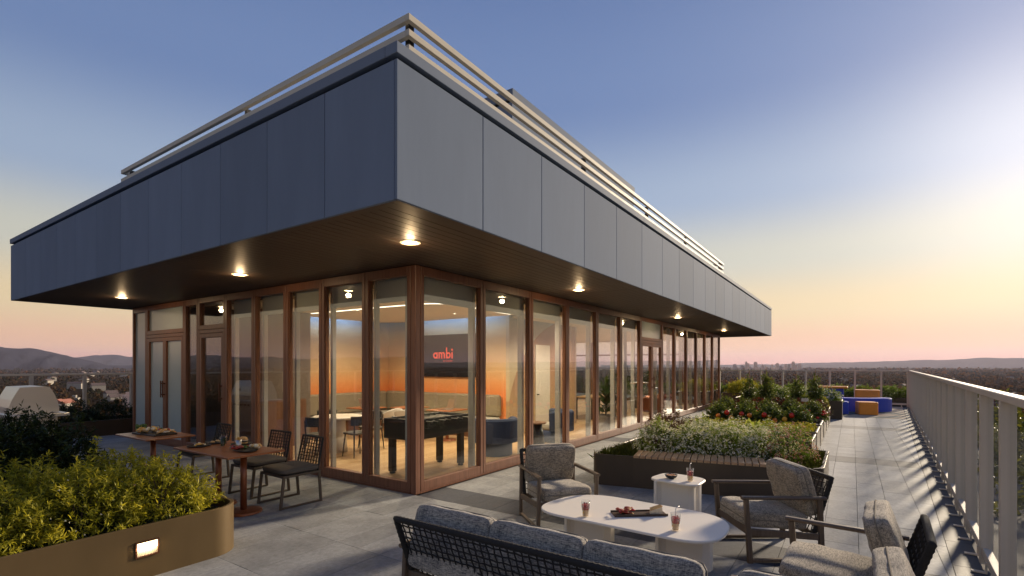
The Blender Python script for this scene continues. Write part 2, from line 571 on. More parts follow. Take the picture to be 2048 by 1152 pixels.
def fabric_material(name, dark, light, thr=.5):
    """tweed: threads running both ways, dark and light flecks"""
    m, nt, out = newmat(name)
    b = nt.nodes.new('ShaderNodeBsdfPrincipled'); nt.links.new(b.outputs[0], out.inputs[0])
    na = nnoise(nt, 26, 4, .75, (1.0, 6.0, 6.0))
    nb = nnoise(nt, 26, 4, .75, (6.0, 1.0, 1.0))
    nc = nnoise(nt, 5, 3, .6)
    f = nmath(nt, 'ADD', nmath(nt, 'MULTIPLY', na.outputs['Fac'], .55), nmath(nt, 'MULTIPLY', nb.outputs['Fac'], .3))
    f = nmath(nt, 'ADD', f, nmath(nt, 'MULTIPLY', nc.outputs['Fac'], .15))
    mid = tuple((a + c) / 2 for a, c in zip(dark, light))
    c = nramp(nt, f, [(thr - .09, dark), (thr, mid), (thr + .09, light)])
    nt.links.new(c, b.inputs['Base Color'])
    b.inputs['Roughness'].default_value = .92; b.inputs['Specular IOR Level'].default_value = .15
    b.inputs['Sheen Weight'].default_value = .25
    bp = nt.nodes.new('ShaderNodeBump'); bp.inputs['Strength'].default_value = .6; bp.inputs['Distance'].default_value = .006
    nt.links.new(f, bp.inputs['Height']); nt.links.new(bp.outputs[0], b.inputs['Normal'])
fabric_material('tweed_grey', (.075, .066, .055), (.52, .44, .33))
fabric_material('tweed_blue', (.05, .052, .06), (.52, .46, .37))

def wood_floor(name):
    m, nt, out = newmat(name)
    b = nt.nodes.new('ShaderNodeBsdfPrincipled'); nt.links.new(b.outputs[0], out.inputs[0])
    ge = nt.nodes.new('ShaderNodeNewGeometry')
    br = nt.nodes.new('ShaderNodeTexBrick')
    br.inputs['Scale'].default_value = 1.0; br.inputs['Brick Width'].default_value = 1.4; br.inputs['Row Height'].default_value = .17
    br.inputs['Mortar Size'].default_value = .003
    br.inputs['Color1'].default_value = (.46, .28, .13, 1); br.inputs['Color2'].default_value = (.62, .42, .22, 1); br.inputs['Mortar'].default_value = (.25, .14, .07, 1)
    br.inputs['Bias'].default_value = 0.0
    nt.links.new(ge.outputs['Position'], br.inputs['Vector'])
    n = nnoise(nt, 3, 6, .6, (.8, 12, 12), 'World')
    c = nmix(nt, .35, br.outputs['Color'], nramp(nt, n.outputs['Fac'], [(.3, (.5, .5, .5)), (.7, (1, 1, 1))]), 'MULTIPLY')
    nt.links.new(c, b.inputs['Base Color'])
    b.inputs['Roughness'].default_value = .4
wood_floor('oak_floor')

def mural(name):
    """printed wall covering: orange at the dado rising to sand and dusk blue"""
    m, nt, out = newmat(name)
    b = nt.nodes.new('ShaderNodeBsdfPrincipled'); nt.links.new(b.outputs[0], out.inputs[0])
    ge = nt.nodes.new('ShaderNodeNewGeometry'); sp = nt.nodes.new('ShaderNodeSeparateXYZ')
    nt.links.new(ge.outputs['Position'], sp.inputs[0])
    n = nnoise(nt, 1.6, 4, .6, (1, 1, 5), 'World')
    f = nmath(nt, 'ADD', nmath(nt, 'DIVIDE', sp.outputs['Z'], 3.2), nmath(nt, 'MULTIPLY_ADD', n.outputs['Fac'], .05, -.025))
    c = nramp(nt, f, [(.33, (.80, .25, .07)), (.42, (.80, .36, .13)), (.52, (.74, .48, .24)), (.72, (.68, .54, .34)), (.84, (.50, .45, .36)), (.93, (.20, .28, .42)), (1.0, (.13, .22, .42))])
    nt.links.new(c, b.inputs['Base Color']); b.inputs['Roughness'].default_value = .75
mural('mural_print')

def arch_wall(name):
    m, nt, out = newmat(name)
    b = nt.nodes.new('ShaderNodeBsdfPrincipled'); nt.links.new(b.outputs[0], out.inputs[0])
    ge = nt.nodes.new('ShaderNodeNewGeometry'); sp = nt.nodes.new('ShaderNodeSeparateXYZ')
    nt.links.new(ge.outputs['Position'], sp.inputs[0])
    X, Z = sp.outputs['X'], sp.outputs['Z']
    ex = nmath(nt, 'POWER', nmath(nt, 'ABSOLUTE', nmath(nt, 'DIVIDE', nmath(nt, 'SUBTRACT', X, 14.0), 3.68)), 2.0)
    ez = nmath(nt, 'POWER', nmath(nt, 'ABSOLUTE', nmath(nt, 'DIVIDE', nmath(nt, 'SUBTRACT', Z, .3), 2.88)), 2.0)
    ins = nmath(nt, 'LESS_THAN', nmath(nt, 'ADD', ex, ez), 1.0)
    zf = nmath(nt, 'DIVIDE', Z, 3.2)
    outer = nramp(nt, zf, [(.2, (.60, .45, .25)), (.6, (.62, .52, .36)), (.85, (.40, .40, .38)), (1.0, (.12, .20, .34))])
    inner = nramp(nt, zf, [(.1, (.52, .36, .20)), (.5, (.42, .25, .15)), (.9, (.28, .155, .10))])
    c = nmix(nt, ins, outer, inner)
    n = nnoise(nt, 2.0, 5, .6, (14, 14, .5), 'World')
    c = nmix(nt, .3, c, nramp(nt, n.outputs['Fac'], [(.3, (.65, .65, .65)), (.7, (1, 1, 1))]), 'MULTIPLY')
    nt.links.new(c, b.inputs['Base Color']); b.inputs['Roughness'].default_value = .7
arch_wall('arch_print')

# ------------------------------------------------------------------ terrace
XC, YC = 5.05, 5.02                 # outer corner of the glazed facade
SOFF = 3.2
RAIL0, RAIL1 = Vector((2.0, -0.80)), Vector((27.78, -2.09))
rail_d = (RAIL1 - RAIL0).normalized()
def rail_y(x): return RAIL0.y + (x - RAIL0.x) * rail_d.y / rail_d.x
def screen(p):
    c, s = math.cos(R(YAW)), math.sin(R(YAW))
    Z = c * p[0] + s * p[1]; cx = s * p[0] - c * p[1]
    if Z < .3: return None
    return (1024 + 1008 * cx / Z, 731 + 1008 * (CAM_H - p[2]) / Z, Z)

floor_mb = MB()
floor_mb.add([(-12, -1.6, -.036), (28.2, -3.4, -.036), (30.5, -3.4, -.036), (30.5, 19.5, -.036), (-12, 19.5, -.036),
              (-12, -1.6, -.6), (28.2, -3.4, -.6), (30.5, -3.4, -.6), (30.5, 19.5, -.6), (-12, 19.5, -.6)],
             [(0, 1, 2, 3, 4), (5, 9, 8, 7, 6), (0, 5, 6, 1), (1, 6, 7, 2), (2, 7, 8, 3), (3, 8, 9, 4), (4, 9, 5, 0)])
terrace = floor_mb.build('terrace_floor', 'roof_felt', None, origin=(0, 0, -.036))
tag(terrace, kind='structure')

PW = .315
GAP = .0022
def clip_poly(poly, off=.25):
    """keep the side of the polygon inside the rail line"""
    out = []
    inside = lambda p: p[1] >= rail_y(p[0]) + off - 1e-9
    n = len(poly)
    for i in range(n):
        a, b = poly[i], poly[(i + 1) % n]
        ia, ib = inside(a), inside(b)
        if ia: out.append(a)
        if ia != ib:
            fa = a[1] - rail_y(a[0]) - off; fb = b[1] - rail_y(b[0]) - off
            t = fa / (fa - fb)
            out.append((a[0] + (b[0] - a[0]) * t, a[1] + (b[1] - a[1]) * t))
    return out
cells = []                          # (x0, x1, y0, y1, dark)
def cols(x0, x1, n, shift=0.0):
    step = (x1 - x0) / n
    xs = sorted({x0, x1} | {x0 + step * (k + shift) for k in range(n) if 0 < k + shift})
    return [(a, b) for a, b in zip(xs[:-1], xs[1:]) if b - a > .02]
segs = [(-11.86, 5.05, 19, False), (5.05, 5.63, 1, True), (5.63, 11.25, 6, False), (11.25, 11.95, 1, True), (11.95, 17.3, 6, False), (17.3, 18.1, 1, True), (18.1, 21.2, 3, False)]
r0 = -8
for r in range(r0, 55):
    y0 = .26 + r * PW; y1 = y0 + PW
    if y1 < -2.4: continue
    for (a, b, n, dk) in segs:
        ytop = YC - .012 if a >= 5.0 else 17.3
        if y0 >= ytop - .03: continue
        for (c0, c1) in cols(a, b, n, 0.5 if (r % 2 and not dk and a > 5) else 0.0):
            cells.append((c0, c1, y0, min(y1, ytop), dk))
pieces = []
for (c0, c1, y0, y1, dk) in cells:
    poly = clip_poly([(c0 + GAP, y0 + GAP), (c1 - GAP, y0 + GAP), (c1 - GAP, y1 - GAP), (c0 + GAP, y1 - GAP)])
    if len(poly) < 3: continue
    ar = 0.0
    sc = [screen((p[0], p[1], 0)) for p in poly]
    cx = sum(p[0] for p in poly) / len(poly); cy = sum(p[1] for p in poly) / len(poly)
    m = screen((cx, cy, 0))
    if m and all(sc) and -120 < m[0] < 2170 and m[1] < 1250:
        ar = abs(sum(sc[i - 1][0] * sc[i][1] - sc[i][0] * sc[i - 1][1] for i in range(len(sc)))) / 2
        if m[1] > 1175: ar *= .02
    hidden = (cy > 5.1 and cx < 2.6) or (cy > 7.3 and cx < 2.7) or (7.7 < cx < 9.4 and .4 < cy < 3.2) or (cx > 9.5 and .7 < cy < 3.3)
    if hidden: ar *= .01
    pieces.append((ar, poly, dk))
pieces.sort(key=lambda t: -t[0])
paver_cache = {}
rest_g, rest_d = MB(), MB()
for i, (ar, poly, dk) in enumerate(pieces):
    x0, y0 = poly[0]
    if i < 298:
        dz = random.uniform(-.0012, .0012)
        key = (len(poly) == 4 and tuple(round(v, 3) for p in poly for v in (p[0] - x0, p[1] - y0)), dk)
        src = paver_cache.get(key) if key[0] else None
        if src is None:
            o = MB().prism(poly, -.034, 0.0).build('paver', 'paver_dark' if dk else 'paver_grey', terrace, world=True, origin=(x0, y0, 0))
            o.location.z += dz
            if key[0]: paver_cache[key] = o
        else:
            share(src, 'paver', (x0, y0, .036 + dz), terrace)
    else:
        (rest_d if dk else rest_g).prism(poly, -.034, 0.0)
tag(rest_g.build('far_pavers', 'paver_grey', terrace, world=True), kind='stuff')
tag(rest_d.build('far_band_pavers', 'paver_dark', terrace, world=True), kind='stuff')
# dark border of pavers along the railing
xs = np.linspace(2.0, 27.6, 33)
for a, b in zip(xs[:-1], xs[1:]):
    MB().prism([(a + .003, rail_y(a) + .04), (b - .003, rail_y(b) + .04), (b - .003, rail_y(b) + .245), (a + .003, rail_y(a) + .245)], -.034, .0).build('border_paver', 'paver_dark', terrace, world=True)
# play surface at the far end, a poured sheet with sweeping inlays
pl = MB().prism([(21.2, rail_y(21.2) + .25), (27.6, rail_y(27.6) + .25), (27.6, 5.6), (24.7, 5.6), (24.7, 5.0), (21.2, 5.0)], -.034, -.004)
tag(pl.build('play_surface', 'rubber_tan', terrace, world=True), kind='structure')
def sweep(pts, w):
    n = len(pts); L = []; Rr = []
    for i in range(n):
        p = Vector(pts[i]); t = (Vector(pts[min(i + 1, n - 1)]) - Vector(pts[max(i - 1, 0)])).normalized()
        nn = Vector((-t.y, t.x)); L.append(p + nn * w[i] / 2); Rr.append(p - nn * w[i] / 2)
    return [tuple(p) for p in Rr] + [tuple(p) for p in reversed(L)]
for pts, w in (([(21.3, 1.0), (22.6, .45), (23.6, -.3), (23.9, -1.2), (23.4, -1.55)], [1.2, 1.0, .7, .5, .3]),
               ([(27.2, 1.5), (26.2, .6), (25.6, -.5), (25.9, -1.3)], [.9, .8, .6, .4]),
               ([(21.4, -.6), (21.9, -1.0), (22.6, -1.4)], [.3, .35, .2])):
    MB().prism(sweep(pts, w), -.004, .0).build('play_inlay', 'rubber_teal', terrace, world=True)

# ------------------------------------------------------------------ pavilion shell
pav = thing('pavilion', 'flat roofed pavilion with slate metal fascia and bronze framed glass walls', 'building', (XC, YC, 0))
FX, FY, FX1, FY1 = 2.97, 3.17, 26.75, 15.06
FZ0, FZ1 = SOFF, 4.385
MB().box(FX + .03, FX1 - .03, FY + .03, FY1 - .03, SOFF + .035, 4.40).build('roof_slab', 'shadow_gap', pav, True)
MB().box(FX + .12, FX1 - .12, FY + .12, FY1 - .12, 4.40, 4.43).build('roof_deck', 'roof_felt', pav, True)
# fascia panels, each folded sheet on its own
xs = [FX] + [FX + 1.192 * k for k in range(1, 20)] + [FX1]
for a, b in zip(xs[:-1], xs[1:]):
    MB().box(a + (.0 if a == FX else .004), b - .004, FY, FY + .03, FZ0, FZ1, .004).build('fascia_panel', 'slate_metal', pav, True)
ys = [FY] + [FY + .98 * k for k in range(1, 12)] + [FY1]
for a, b in zip(ys[:-1], ys[1:]):
    MB().box(FX, FX + .03, a + (.034 if a == FY else .004), b - .004, FZ0, FZ1, .004).build('fascia_panel', 'slate_metal', pav, True)
MB().box(FX1 - .03, FX1, FY + .034, FY1, FZ0, FZ1).build('fascia_panel', 'slate_metal', pav, True)
MB().box(FX, FX1, FY1 - .03, FY1, FZ0, FZ1).build('fascia_panel', 'slate_metal', pav, True)
for a, b in ((FX - .014, 9.0), (9.0, 15.0), (15.0, 21.0), (21.0, FX1 + .014)):
    MB().box(a + .001, b - .001, FY - .014, FY + .13, 4.425, 4.525, .004).build('coping', 'coping_metal', pav, True)
for a, b in ((FY + .131, 9.0), (9.0, FY1 + .014)):
    MB().box(FX - .014, FX + .13, a + .001, b - .001, 4.425, 4.525, .004).build('coping', 'coping_metal', pav, True)
MB().box(FX1 - .13, FX1 + .014, FY + .131, FY1 + .014, 4.425, 4.525).build('coping', 'coping_metal', pav, True)
MB().box(FX + .131, FX1 - .131, FY1 - .13, FY1 + .014, 4.425, 4.525).build('coping', 'coping_metal', pav, True)
# soffit planks, all running along X
def plank(x0, x1, y0, y1):
    return MB().box(x0 + .003, x1 - .003, y0 + .0025, y1 - .0025, SOFF + .004, SOFF + .03, .003).build('soffit_plank', 'soffit_wood', pav, True)
PLW = .1275
border = .12
MB().box(FX + .03, FX1 - .03, FY + .031, FY + border, SOFF + .002, SOFF + .032).build('soffit_trim', 'soffit_wood', pav, True)
MB().box(FX + .031, FX + border, FY + border + .002, FY1 - .03, SOFF + .002, SOFF + .032).build('soffit_trim', 'soffit_wood', pav, True)
nr = 14
wy = (YC - (FY + border)) / nr
for k in range(nr):
    y0 = FY + border + k * wy
    xs = [FX + border, 5.62, 8.9, 12.2, 15.5, 18.8, 22.1, FX1 - .04]
    for a, b in zip(xs[:-1], xs[1:]):
        plank(a, b, y0, y0 + wy)
nl = 76
wy = (FY1 - .04 - YC) / nl
for k in range(nl):
    plank(FX + border, XC, YC + k * wy, YC + (k + 1) * wy)
MB().box(24.54, FX1 - .03, YC + .002, FY1 - .03, SOFF + .002, SOFF + .03).build('soffit_trim', 'soffit_wood', pav, True)

# ------------------------------------------------------------------ glazing
def fb(mb, fac, u0, u1, d0, d1, z0, z1, b=.004):
    if fac == 'R': mb.box(u0, u1, YC + d0, YC + d1, z0, z1, b)
    else: mb.box(XC + d0, XC + d1, u0, u1, z0, z1, b)
    return mb
ZB, ZT = .03, SOFF
def frame(fac, u0, u1, z0, z1, st, bot, top, name, d=.10, pane='pane_glass'):
    mb = MB()
    fb(mb, fac, u0, u0 + st, 0, d, z0, z1); fb(mb, fac, u1 - st, u1, 0, d, z0, z1)
    fb(mb, fac, u0 + st, u1 - st, .002, d - .002, z0, z0 + bot); fb(mb, fac, u0 + st, u1 - st, .002, d - .002, z1 - top, z1)
    for w in (0, 1):                                                   # thin glazing beads inside the stiles
        uu = u0 + st if w == 0 else u1 - st - .012
        fb(mb, fac, uu, uu + .012, .025, .04, z0 + bot, z1 - top, 0)
    o = mb.build(name, 'bronze_frame', pav, True)
    p = fb(MB(), fac, u0 + st - .004, u1 - st + .004, .045, .055, z0 + bot - .004, z1 - top + .004, 0)
    p.build('pane', pane, o, True)
    return o
def blind(fac, u0, u1, z, m='blind_fabric'):
    fb(MB(), fac, u0 + .07, u1 - .07, .17, .174, z, 3.12, 0).build('roller_blind', m, pav, True)
RX = [5.15, 6.60, 8.10, 9.57, 11.08, 12.58, 14.07, None, 16.05, 17.45, 18.94, 20.36, 21.74, 23.13, 24.54]
LY = [5.12, 6.08, 7.14, 8.15, 9.18, 10.21]
for k in range(len(RX) - 1):
    a, b = RX[k], RX[k + 1]
    if a is None or b is None: continue
    frame('R', a + .005, b - .005, ZB, ZT, .066, .13, .13, 'window')
    if a >= 18.9: blind('R', a, b, 2.2, 'cream_blind')
    elif a > 16: pass
    else: blind('R', a, b, 2.74)
for a, b in zip(LY[:-1], LY[1:]):
    frame('L', a + .005, b - .005, ZB, ZT, .066, .13, .13, 'window')
    blind('L', a, b, 2.74)
frame('L', 11.316, 11.925, ZB, ZT, .066, .13, .13, 'window')
frame('L', 13.865, 14.655, ZB, ZT, .066, .13, .13, 'window', pane='frosted_glass')
def door_bay(fac, u0, u1, leaves, zt, pane_leaf, pane_top):
    frame(fac, u0 + .005, u1 - .005, zt + .10, ZT, .066, .09, .11, 'transom_window', pane=pane_top)
    mb = MB()
    fb(mb, fac, u0 + .005, u0 + .066, 0, .10, ZB, zt + .095); fb(mb, fac, u1 - .066, u1 - .005, 0, .10, ZB, zt + .095)
    fb(mb, fac, u0 + .067, u1 - .067, .002, .098, zt + .02, zt + .094)
    mb.build('door_frame', 'bronze_frame', pav, True)
    w = (u1 - u0 - .14) / leaves
    for k in range(leaves):
        a = u0 + .07 + k * w
        dr = frame(fac, a + .003, a + w - .003, ZB + .005, zt + .015, .075, .14, .085, 'door', .07, pane_leaf)
        hu = (a + w - .045) if (leaves == 2 and k == 0) else (a + .045 if leaves == 2 else a + .045)
        hm = MB()
        sgn = -1
        fb(hm, fac, hu - .012, hu + .012, -.065, -.045, 1.08, 1.46, .004)
        fb(hm, fac, hu - .009, hu + .009, -.05, .004, 1.13, 1.16, 0); fb(hm, fac, hu - .009, hu + .009, -.05, .004, 1.38, 1.41, 0)
        hm.build('handle', 'handle_bronze', dr, True)
door_bay('R', 14.07, 16.05, 2, 2.44, 'pane_glass', 'frosted_glass')
door_bay('L', 10.21, 11.31, 1, 2.44, 'pane_glass', 'pane_glass')
door_bay('L', 11.93, 13.86, 2, 2.42, 'frosted_glass', 'frosted_glass')
# corner post, thresholds and the dark joints between the frames
MB().box(XC, XC + .098, YC, YC + .098, 0, SOFF, .006).build('corner_post', 'bronze_frame', pav, True)
MB().box(XC + .1, 24.54, YC + .004, YC + .12, 0, ZB).build('threshold', 'bronze_frame', pav, True)
MB().box(XC + .004, XC + .12, YC + .122, 14.66, 0, ZB).build('threshold', 'bronze_frame', pav, True)
for u in RX[1:]:
    if u: fb(MB(), 'R', u - .006, u + .006, .03, .095, ZB, ZT, 0).build('mullion_joint', 'gasket', pav, True)
for u in LY[1:] + [11.31, 11.93, 13.86]:
    fb(MB(), 'L', u - .006, u + .006, .03, .095, ZB, ZT, 0).build('mullion_joint', 'gasket', pav, True)
# white posts standing just inside the glass
for u in RX[1:]:
    if u and u < 24: fb(MB(), 'R', u - .032, u + .032, .19, .30, .0, 3.1, .006).build('inner_post', 'white_post', pav, True)
for u in LY[1:]:
    fb(MB(), 'L', u - .028, u + .028, .19, .27, .0, 3.1, .006).build('inner_post', 'white_post', pav, True)
fb(MB(), 'L', 5.27, 5.40, .16, .27, 0, 3.1, .01).build('inner_post', 'white_post', pav, True)
# far end wall and garden side wall are glazed too
def plainwin(axis, c, a, b):
    mb = MB(); d0, d1 = c, c + .09
    def bx(u0, u1, z0, z1, e0=d0, e1=d1):
        mb.box(u0, u1, e0, e1, z0, z1) if axis == 'Y' else mb.box(e0, e1, u0, u1, z0, z1)
    bx(a, a + .06, ZB, ZT); bx(b - .06, b, ZB, ZT); bx(a + .06, b - .06, ZB, .16); bx(a + .06, b - .06, 3.06, ZT)
    bx(a + .06, b - .06, 2.30, 2.37)
    o = mb.build('window', 'bronze_frame', pav, True)
    p = MB()
    if axis == 'Y': p.box(a + .06, b - .06, c + .04, c + .05, .16, 3.06)
    else: p.box(c + .04, c + .05, a + .06, b - .06, .16, 3.06)
    p.build('pane', 'pane_glass', o, True)
for k in range(5): plainwin('Y', 14.57, 17.5 + 1.4 * k, 17.5 + 1.4 * (k + 1) - .005)
for k in range(6): plainwin('X', 24.45, YC + .12 + 1.58 * k, YC + .12 + 1.58 * (k + 1) - .005)

# ------------------------------------------------------------------ room inside
def wall(name, x0, x1, y0, y1, z0, z1, m): return MB().box(x0, x1, y0, y1, z0, z1).build(name, m, pav, True)
wall('interior_floor', XC + .13, 24.44, YC + .13, 14.56, -.03, .012, 'oak_floor')
wall('mural_wall', 7.0, 10.5, 11.45, 11.55, .012, 3.20, 'mural_print')
wall('mural_wall', 10.4, 10.5, 7.2, 11.449, .012, 3.20, 'mural_print')
wall('arch_wall', 10.4, 14.0, 7.1, 7.2, .012, 3.20, 'arch_print')
wall('side_wall', 14.0, 14.1, 7.1, 9.1, .012, 3.20, 'pink_wall')
wall('pink_wall', 14.1, 17.4, 9.0, 9.1, .012, 3.20, 'pink_wall')
wall('skirting', 14.1, 17.4, 8.98, 8.999, .012, .16, 'walnut')
wall('cross_wall', 17.4, 17.5, 9.0, 14.56, .012, 3.20, 'white_paint')
wall('taupe_wall', 5.95, 7.0, 10.3, 10.4, .012, 3.20, 'taupe_wall')
wall('taupe_wall', 6.9, 7.0, 10.401, 11.45, .012, 3.20, 'taupe_wall')
wall('service_wall', 5.85, 5.95, 10.3, 14.56, .012, 3.20, 'walnut')
wall('partition_panel', 5.97, 6.88, 10.28, 10.299, .02, 1.05, 'walnut')
wd = wall('inner_door', 11.62, 12.38, 7.06, 7.099, .014, 2.36, 'white_paint')
MB().box(11.68, 11.72, 7.01, 7.06, 1.0, 1.03).build('handle', 'post_dark', wd, True)
wall('upper_ceiling', XC + .13, 24.44, YC + .13, 14.56, 3.205, 3.23, 'tan_ceiling')
poly = round_poly([(XC + .3, YC + .3), (9.95, YC + .3), (9.95, 11.05), (XC + .3, 11.05)], [.05, .6, .9, .05], 8)
MB().prism(poly, 3.0, 3.06).build('dropped_ceiling', 'tan_ceiling', pav, True)
wall('dropped_ceiling', 10.55, 24.4, YC + .3, 14.5, 3.0, 3.06, 'tan_ceiling')
wall('column', 14.38, 14.62, 5.66, 5.88, .012, 3.0, 'white_post')
wall('column', 5.55, 5.70, 5.50, 5.65, .012, 3.0, 'white_post')

# ------------------------------------------------------------------ roof rails and penthouse
rr = thing('roof_railing', 'pale three bar metal railing set back along the pavilion roof edge', 'railing', (3.5, 3.57, 4.43))
for zt in (5.21, 5.058, 4.906):
    MB().box(3.475, 3.525, 3.596, 10.58, zt - .068, zt, .004).build('rail', 'rail_metal', rr, True)
    MB().box(3.475, 17.9, 3.545, 3.595, zt - .068, zt, .004).build('rail', 'rail_metal', rr, True)
    MB().box(3.526, 4.3, 10.53, 10.58, zt - .068, zt, .004).build('rail', 'rail_metal', rr, True)
    MB().box(17.85, 17.9, 3.596, 4.4, zt - .068, zt, .004).build('rail', 'rail_metal', rr, True)
for x, y in ((3.545, 3.615), (7.45, 3.615), (10.5, 3.615), (13.5, 3.615), (17.6, 3.615), (3.545, 6.6), (3.545, 10.35)):
    MB().box(x, x + .07, y, y + .05, 4.43, 5.18).build('post', 'post_dark', rr, True)
ph = MB().box(8.16, 14.75, 5.5, 9.5, 4.43, 6.95).build('penthouse', 'slate_metal', pav, True)
MB().box(8.17, 14.74, 5.51, 9.49, 6.95, 7.0).build('shadow_joint', 'shadow_gap', ph, True)
MB().box(8.13, 14.78, 5.47, 9.53, 7.0, 7.2, .004).build('coping', 'coping_metal', ph, True)

# ------------------------------------------------------------------ soffit downlights
def downlight(x, y, z, label, w, r=.075, mt='lamp_warm', col=(1.0, .68, .36), name='soffit_downlight', group=None, spot=True):
    t = thing(name, label, 'light', (x, y, z), 0, group)
    MB().lathe([(r * .8, 0), (r * 1.25, 0), (r * 1.25, -.006), (r * 1.0, -.012), (r * .8, -.006), (r * .8, 0)], 20, cap=False).build('trim_ring', 'rail_metal', t, smooth=False)
    MB().lathe([(r * .8, -.001), (r * .4, -.006)], 16).build('lens', mt, t)
    if spot:
        l = bpy.data.lights.new('lamp_glow', 'SPOT'); l.spot_size = R(150); l.spot_blend = .9
    else:
        l = bpy.data.lights.new('lamp_glow', 'POINT')
    l.energy = w; l.color = col; l.shadow_soft_size = .045
    lo = bpy.data.objects.new('lamp_glow', l); COL.objects.link(lo); lo.parent = t; lo.location = (0, 0, -.02 if spot else -.09)
    return t
for x, y, lb in ((4.11, 4.17, 'lit round downlight in the soffit over the glass corner of the pavilion'),
                 (4.09, 7.81, 'lit downlight in the soffit over the dining tables with woven chairs'),
                 (4.11, 12.46, 'lit downlight in the soffit over the frosted glass double door'),
                 (8.44, 4.2, 'lit downlight in the soffit between the glass corner and the potted plant'),
                 (14.89, 4.21, 'lit downlight in the soffit over the clear double door by the garden beds'),
                 (21.46, 4.24, 'lit downlight near the far end of the soffit along the garden beds')):
    downlight(x, y, SOFF + .003, lb, 6, .095, spot=False)
for x, y in ((7.2, 8.9), (8.9, 7.6), (6.4, 6.4), (8.6, 10.0), (9.2, 6.0), (11.4, 6.0), (13.2, 6.1), (16.0, 6.6), (19.5, 7.0), (22.5, 7.0), (19.5, 11.5), (22.5, 11.5)):
    downlight(x, y, 3.0, 'small round recessed light in the tan ceiling inside the pavilion', 215, .055, 'lamp_inner', (1.0, .80, .55), 'ceiling_light', 'ceiling lights inside the pavilion')
# curved light line set into the dropped ceiling and the cove strips over the mural
pts = [(7.04, 10.3), (7.06, 9.6), (7.07, 8.6), (7.08, 7.9), (7.12, 7.3), (7.16, 6.85), (7.4, 6.55), (7.9, 6.5), (8.7, 6.52), (9.3, 6.58), (9.8, 6.6)]
cs = []
for i in range(len(pts) - 1):
    for k in range(5):
        t = k / 5
        p0, p1, p2, p3 = [Vector(pts[max(0, min(len(pts) - 1, j))]) for j in (i - 1, i, i + 1, i + 2)]
        cs.append(tuple(.5 * ((2 * p1) + (p2 - p0) * t + (2 * p0 - 5 * p1 + 4 * p2 - p3) * t * t + (3 * p1 - p0 - 3 * p2 + p3) * t ** 3)))
lt = thing('ceiling_light_line', 'curved glowing light line across the tan ceiling inside the pavilion', 'light', (*cs[20], 3.0))
MB().prism(sweep(cs, [.075] * len(cs)), 2.992, 2.999).build('diffuser', 'strip_warm', lt, True)
cv = thing('cove_light', 'cool white cove light washing the top of the orange mural', 'light', (9.9, 11.0, 3.06))
MB().box(6.9 + .15, 9.3, 11.0, 11.045, 3.061, 3.085).build('strip', 'strip_cool', cv, True)
MB().box(9.90, 9.945, 7.3, 10.1, 3.061, 3.085).build('strip', 'strip_cool', cv, True)
for x, y, sx, sy in ((8.2, 11.02, 2.2, .05), (9.92, 8.7, .05, 2.8)):
    l = bpy.data.lights.new('strip_glow', 'AREA'); l.shape = 'RECTANGLE'; l.size = max(sx, sy); l.size_y = .04; l.energy = 9; l.color = (.72, .86, 1.0)
    o = bpy.data.objects.new('strip_glow', l); COL.objects.link(o); o.parent = cv; o.location = Vector((x, y, 3.13)) - cv.location
    o.rotation_euler = (R(90), 0, 0) if sx > 1 else (R(90), 0, R(-90))

# ------------------------------------------------------------------ glass guard rails
def glass_fence(name, label, p0, p1, posts, inner, H=1.59, cat='railing', brackets=True):
    p0, p1 = Vector((*p0, 0)), Vector((*p1, 0))
    d = (p1 - p0).normalized(); L = (p1 - p0).length
    ang = math.atan2(d.y, d.x)
    t = thing(name, label, cat, p0, ang)
    MB().box(0, L, -.04, .04, H - .058, H, .006).build('top_rail', 'fence_metal', t)
    MB().box(0, L, -.03, .03, .07, .15, .004).build('bottom_rail', 'fence_metal', t)
    src = None
    for s_ in posts:
        if src is None: src = MB().box(s_ - .036, s_ + .036, -.045, .045, 0, H - .057, .003).build('post', 'fence_metal', t)
        else: share(src, 'post', (s_, 0, 0), t)
    src = None
    for a, b in zip(posts[:-1], posts[1:]):
        MB().box(a + .034, b - .034, -.006, .006, .149, H - .059).build('glass_panel', 'fence_glass', t)
    if brackets:
        br = None
        for k in range(int(L / .52)):
            s_ = .26 + k * .52
            if br is None: br = MB().box(s_ - .02, s_ + .02, .028, .13, .004, .016).box(s_ - .02, s_ + .02, .028, .04, .004, .10).build('bracket', 'fence_metal', t)
            else: share(br, 'bracket', (br.location.x + k * .52, br.location.y, br.location.z), t)
    return t
rl = (RAIL1 - RAIL0).length
first = (5.16 - RAIL0.x) / rail_d.x
sp = 1.045
posts = [first + sp * k for k in range(-3, 40) if 0 <= first + sp * k < rl - .3] + [rl - .03]
glass_fence('terrace_railing', 'long pale metal guard rail with glass and many posts beside the paved walk', RAIL0, RAIL1, posts, 1)
fl = [-.0 + .97 * k for k in range(0, 9)]
glass_fence('end_railing', 'glass guard rail across the far end behind the blue and orange play blocks', (27.8, -2.05), (27.8, 5.72), [.04] + fl[1:], -1)
fx = [3.81 + 1.08 * k for k in range(-14, 8)]
glass_fence('back_railing', 'glass guard rail behind the steel grill and dark hedge facing the mountains', (fx[0] - .5, 17.4), (fx[-1] + .5, 17.4), [x - fx[0] + .5 for x in fx], -1)

